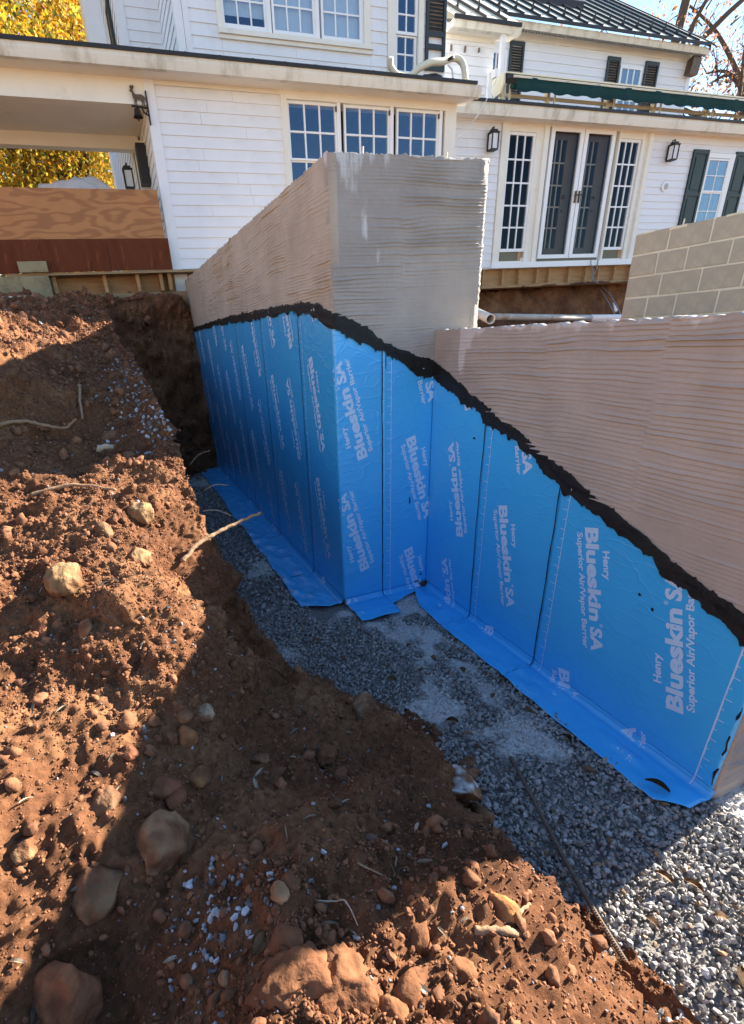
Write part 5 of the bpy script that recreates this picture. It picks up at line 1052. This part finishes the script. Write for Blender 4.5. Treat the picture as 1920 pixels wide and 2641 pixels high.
# ================================================================== TREES
def tree(name, x, y, z0, height, crown_r, crown_z, nleaf, leaf, cols, label, seed, group=None, limbs=9, bare=False, fork=None, trunk=.18, squash=1.0):
    rng = np.random.default_rng(seed); t = thing(name, (x, y, z0), label, 'tree', group); bm = BM(); tips = []
    base = Vector((x, y, z0)); topz = z0+height
    main = [base, base+Vector((rng.normal()*.2, rng.normal()*.2, height*.45)), base+Vector((rng.normal()*.5, rng.normal()*.5, height*.85))]
    tube(bm, spline(main, 5), [trunk*(1-.06*i) for i in range(11)], 8)
    for k in range(limbs):
        a = rng.uniform(0, 6.28); st = main[1].lerp(main[2], rng.uniform(-.1, .9)); L = crown_r*rng.uniform(.6, 1.1); e = st+Vector((math.cos(a)*L, math.sin(a)*L*squash, L*rng.uniform(.3, 1.1))); m_ = st.lerp(e, .5)+Vector((0,0,L*.12)); tube(bm, spline([st, m_, e], 4), [trunk*.45*(1-.09*i) for i in range(9)], 6); tips += [st.lerp(e, .5), st.lerp(e, .75), e]
        for q in range(6 if bare else 3):
            s2 = st.lerp(e, rng.uniform(.35, 1)); d = Vector(rng.normal(size=3)); d.z = abs(d.z)*.8; e2 = s2+d.normalized()*L*rng.uniform(.3, .7); tube(bm, [s2, s2.lerp(e2, .5)+Vector((0,0,.05)), e2], [trunk*.14, trunk*.09, trunk*.03], 4); tips += [e2, s2.lerp(e2, .5)]
            if bare:
                for w_ in range(4):
                    s3 = s2.lerp(e2, rng.uniform(.3, 1)); d = Vector(rng.normal(size=3)); tube(bm, [s3, s3+d.normalized()*L*rng.uniform(.12, .35)], [trunk*.05, trunk*.015], 3, False)
    obj('trunk', bm, MT['bark'], t, True)
    if nleaf:
        tp = np.array([list(p) for p in tips]); c = tp[rng.integers(0, len(tp), nleaf)] + rng.normal(size=(nleaf,3))*crown_r*.20
        extra = rng.normal(size=(nleaf//3, 3))*np.array([crown_r*.5, crown_r*.5*squash, crown_r*.5])+np.array([x, y, crown_z]); c[:len(extra)] = extra
        Rm = rand_rot(nleaf, rng); s = leaf*rng.uniform(.6, 1.3, nleaf); Q = np.array([(-.5,0,0),(0,-.36,.08),(.55,0,0),(0,.36,.08)])
        V = np.einsum('nij,kj->nki', Rm, Q)*s[:,None,None]+c[:,None,:]; F = np.arange(nleaf*4).reshape(-1,4); C = np.array(cols)[rng.integers(0, len(cols), nleaf)]*rng.uniform(.7, 1.25, (nleaf,1))
        me = np_mesh('crown', V.reshape(-1,3)-np.array([x,y,z0]), F, np.repeat(C, 4, 0)); me.materials.append(MT['leafmat']); link('crown', me, None, t, (x, y, z0))
    return t
GOLD = [(.62,.38,.03),(.55,.30,.02),(.70,.50,.06),(.40,.30,.03),(.22,.22,.03),(.50,.22,.02)]
GREEN = [(.12,.16,.03),(.25,.24,.04),(.5,.36,.04),(.35,.28,.03)]
BROWN = [(.30,.13,.06),(.38,.20,.08),(.22,.10,.06),(.40,.16,.10)]
tree('maple_tree', -1.2, 19, 2.3, 11.5, 3.6, 9.5, 24000, .13, GOLD, 'golden yellow tree rising above the breezeway roof', 21, 'autumn trees beyond the house', 14)
tree('maple_tree', .6, 22.5, 2.3, 10, 3.2, 7.5, 20000, .13, GOLD, 'yellow orange tree standing behind the golden one beyond the breezeway', 22, 'autumn trees beyond the house', 12)
tree('maple_tree', -3.2, 17, 2.3, 7.5, 2.8, 6.0, 20000, .11, GREEN+GOLD[:3], 'yellow green tree seen through the breezeway, with dark trunk', 23, 'autumn trees beyond the house', 12)
tree('maple_tree', .2, 18.5, 2.3, 5.5, 2.2, 5.4, 15000, .10, GREEN+GOLD, 'low bushy green yellow tree seen just over the plastic bundle', 24, 'autumn trees beyond the house', 12)
tree('oak_tree', 24.0, 20.5, 2.3, 17, 4.2, 13, 500, .13, BROWN, 'bare forked tree towering behind the main roof end', 31, 'trees behind the roof', 15, True, trunk=.27)
tree('oak_tree', 27.5, 19.5, 2.3, 10, 3.6, 9.0, 3000, .13, BROWN+[(.5,.4,.3)], 'russet leaved tree beside the upper house corner', 32, 'trees behind the roof', 12, True, trunk=.24)
tree('oak_tree', 22.5, 23.5, 2.3, 9.5, 3.4, 8.5, 3500, .18, BROWN+GOLD[:2], 'russet tree low behind the house corner with yellow leaves', 33, 'trees behind the roof', 12, True, trunk=.2)
def far_woods():
    rng = np.random.default_rng(3); n = 26000; x = rng.uniform(-16, 8, n); y = rng.uniform(27, 33, n); z = 2.3+rng.random(n)**.8*(9+2.2*np.sin(x*.9)+1.5*np.sin(x*2.3)); s = rng.uniform(.18, .34, n); Rm = rand_rot(n, rng); Q = np.array([(-.5,0,0),(0,-.36,.08),(.55,0,0),(0,.36,.08)])
    V = np.einsum('nij,kj->nki', Rm, Q)*s[:,None,None]+np.c_[x, y, z][:,None,:]; C = np.array(GOLD+GREEN+BROWN[:2])[rng.integers(0, 12, n)]*rng.uniform(.6, 1.1, (n,1)); me = np_mesh('distant_woods', V.reshape(-1,3), np.arange(n*4).reshape(-1,4), np.repeat(C, 4, 0)); me.materials.append(MT['leafmat'])
    link('distant_woods', me, kind='stuff', label='far mass of yellow and green autumn woods', cat='woods')
far_woods()
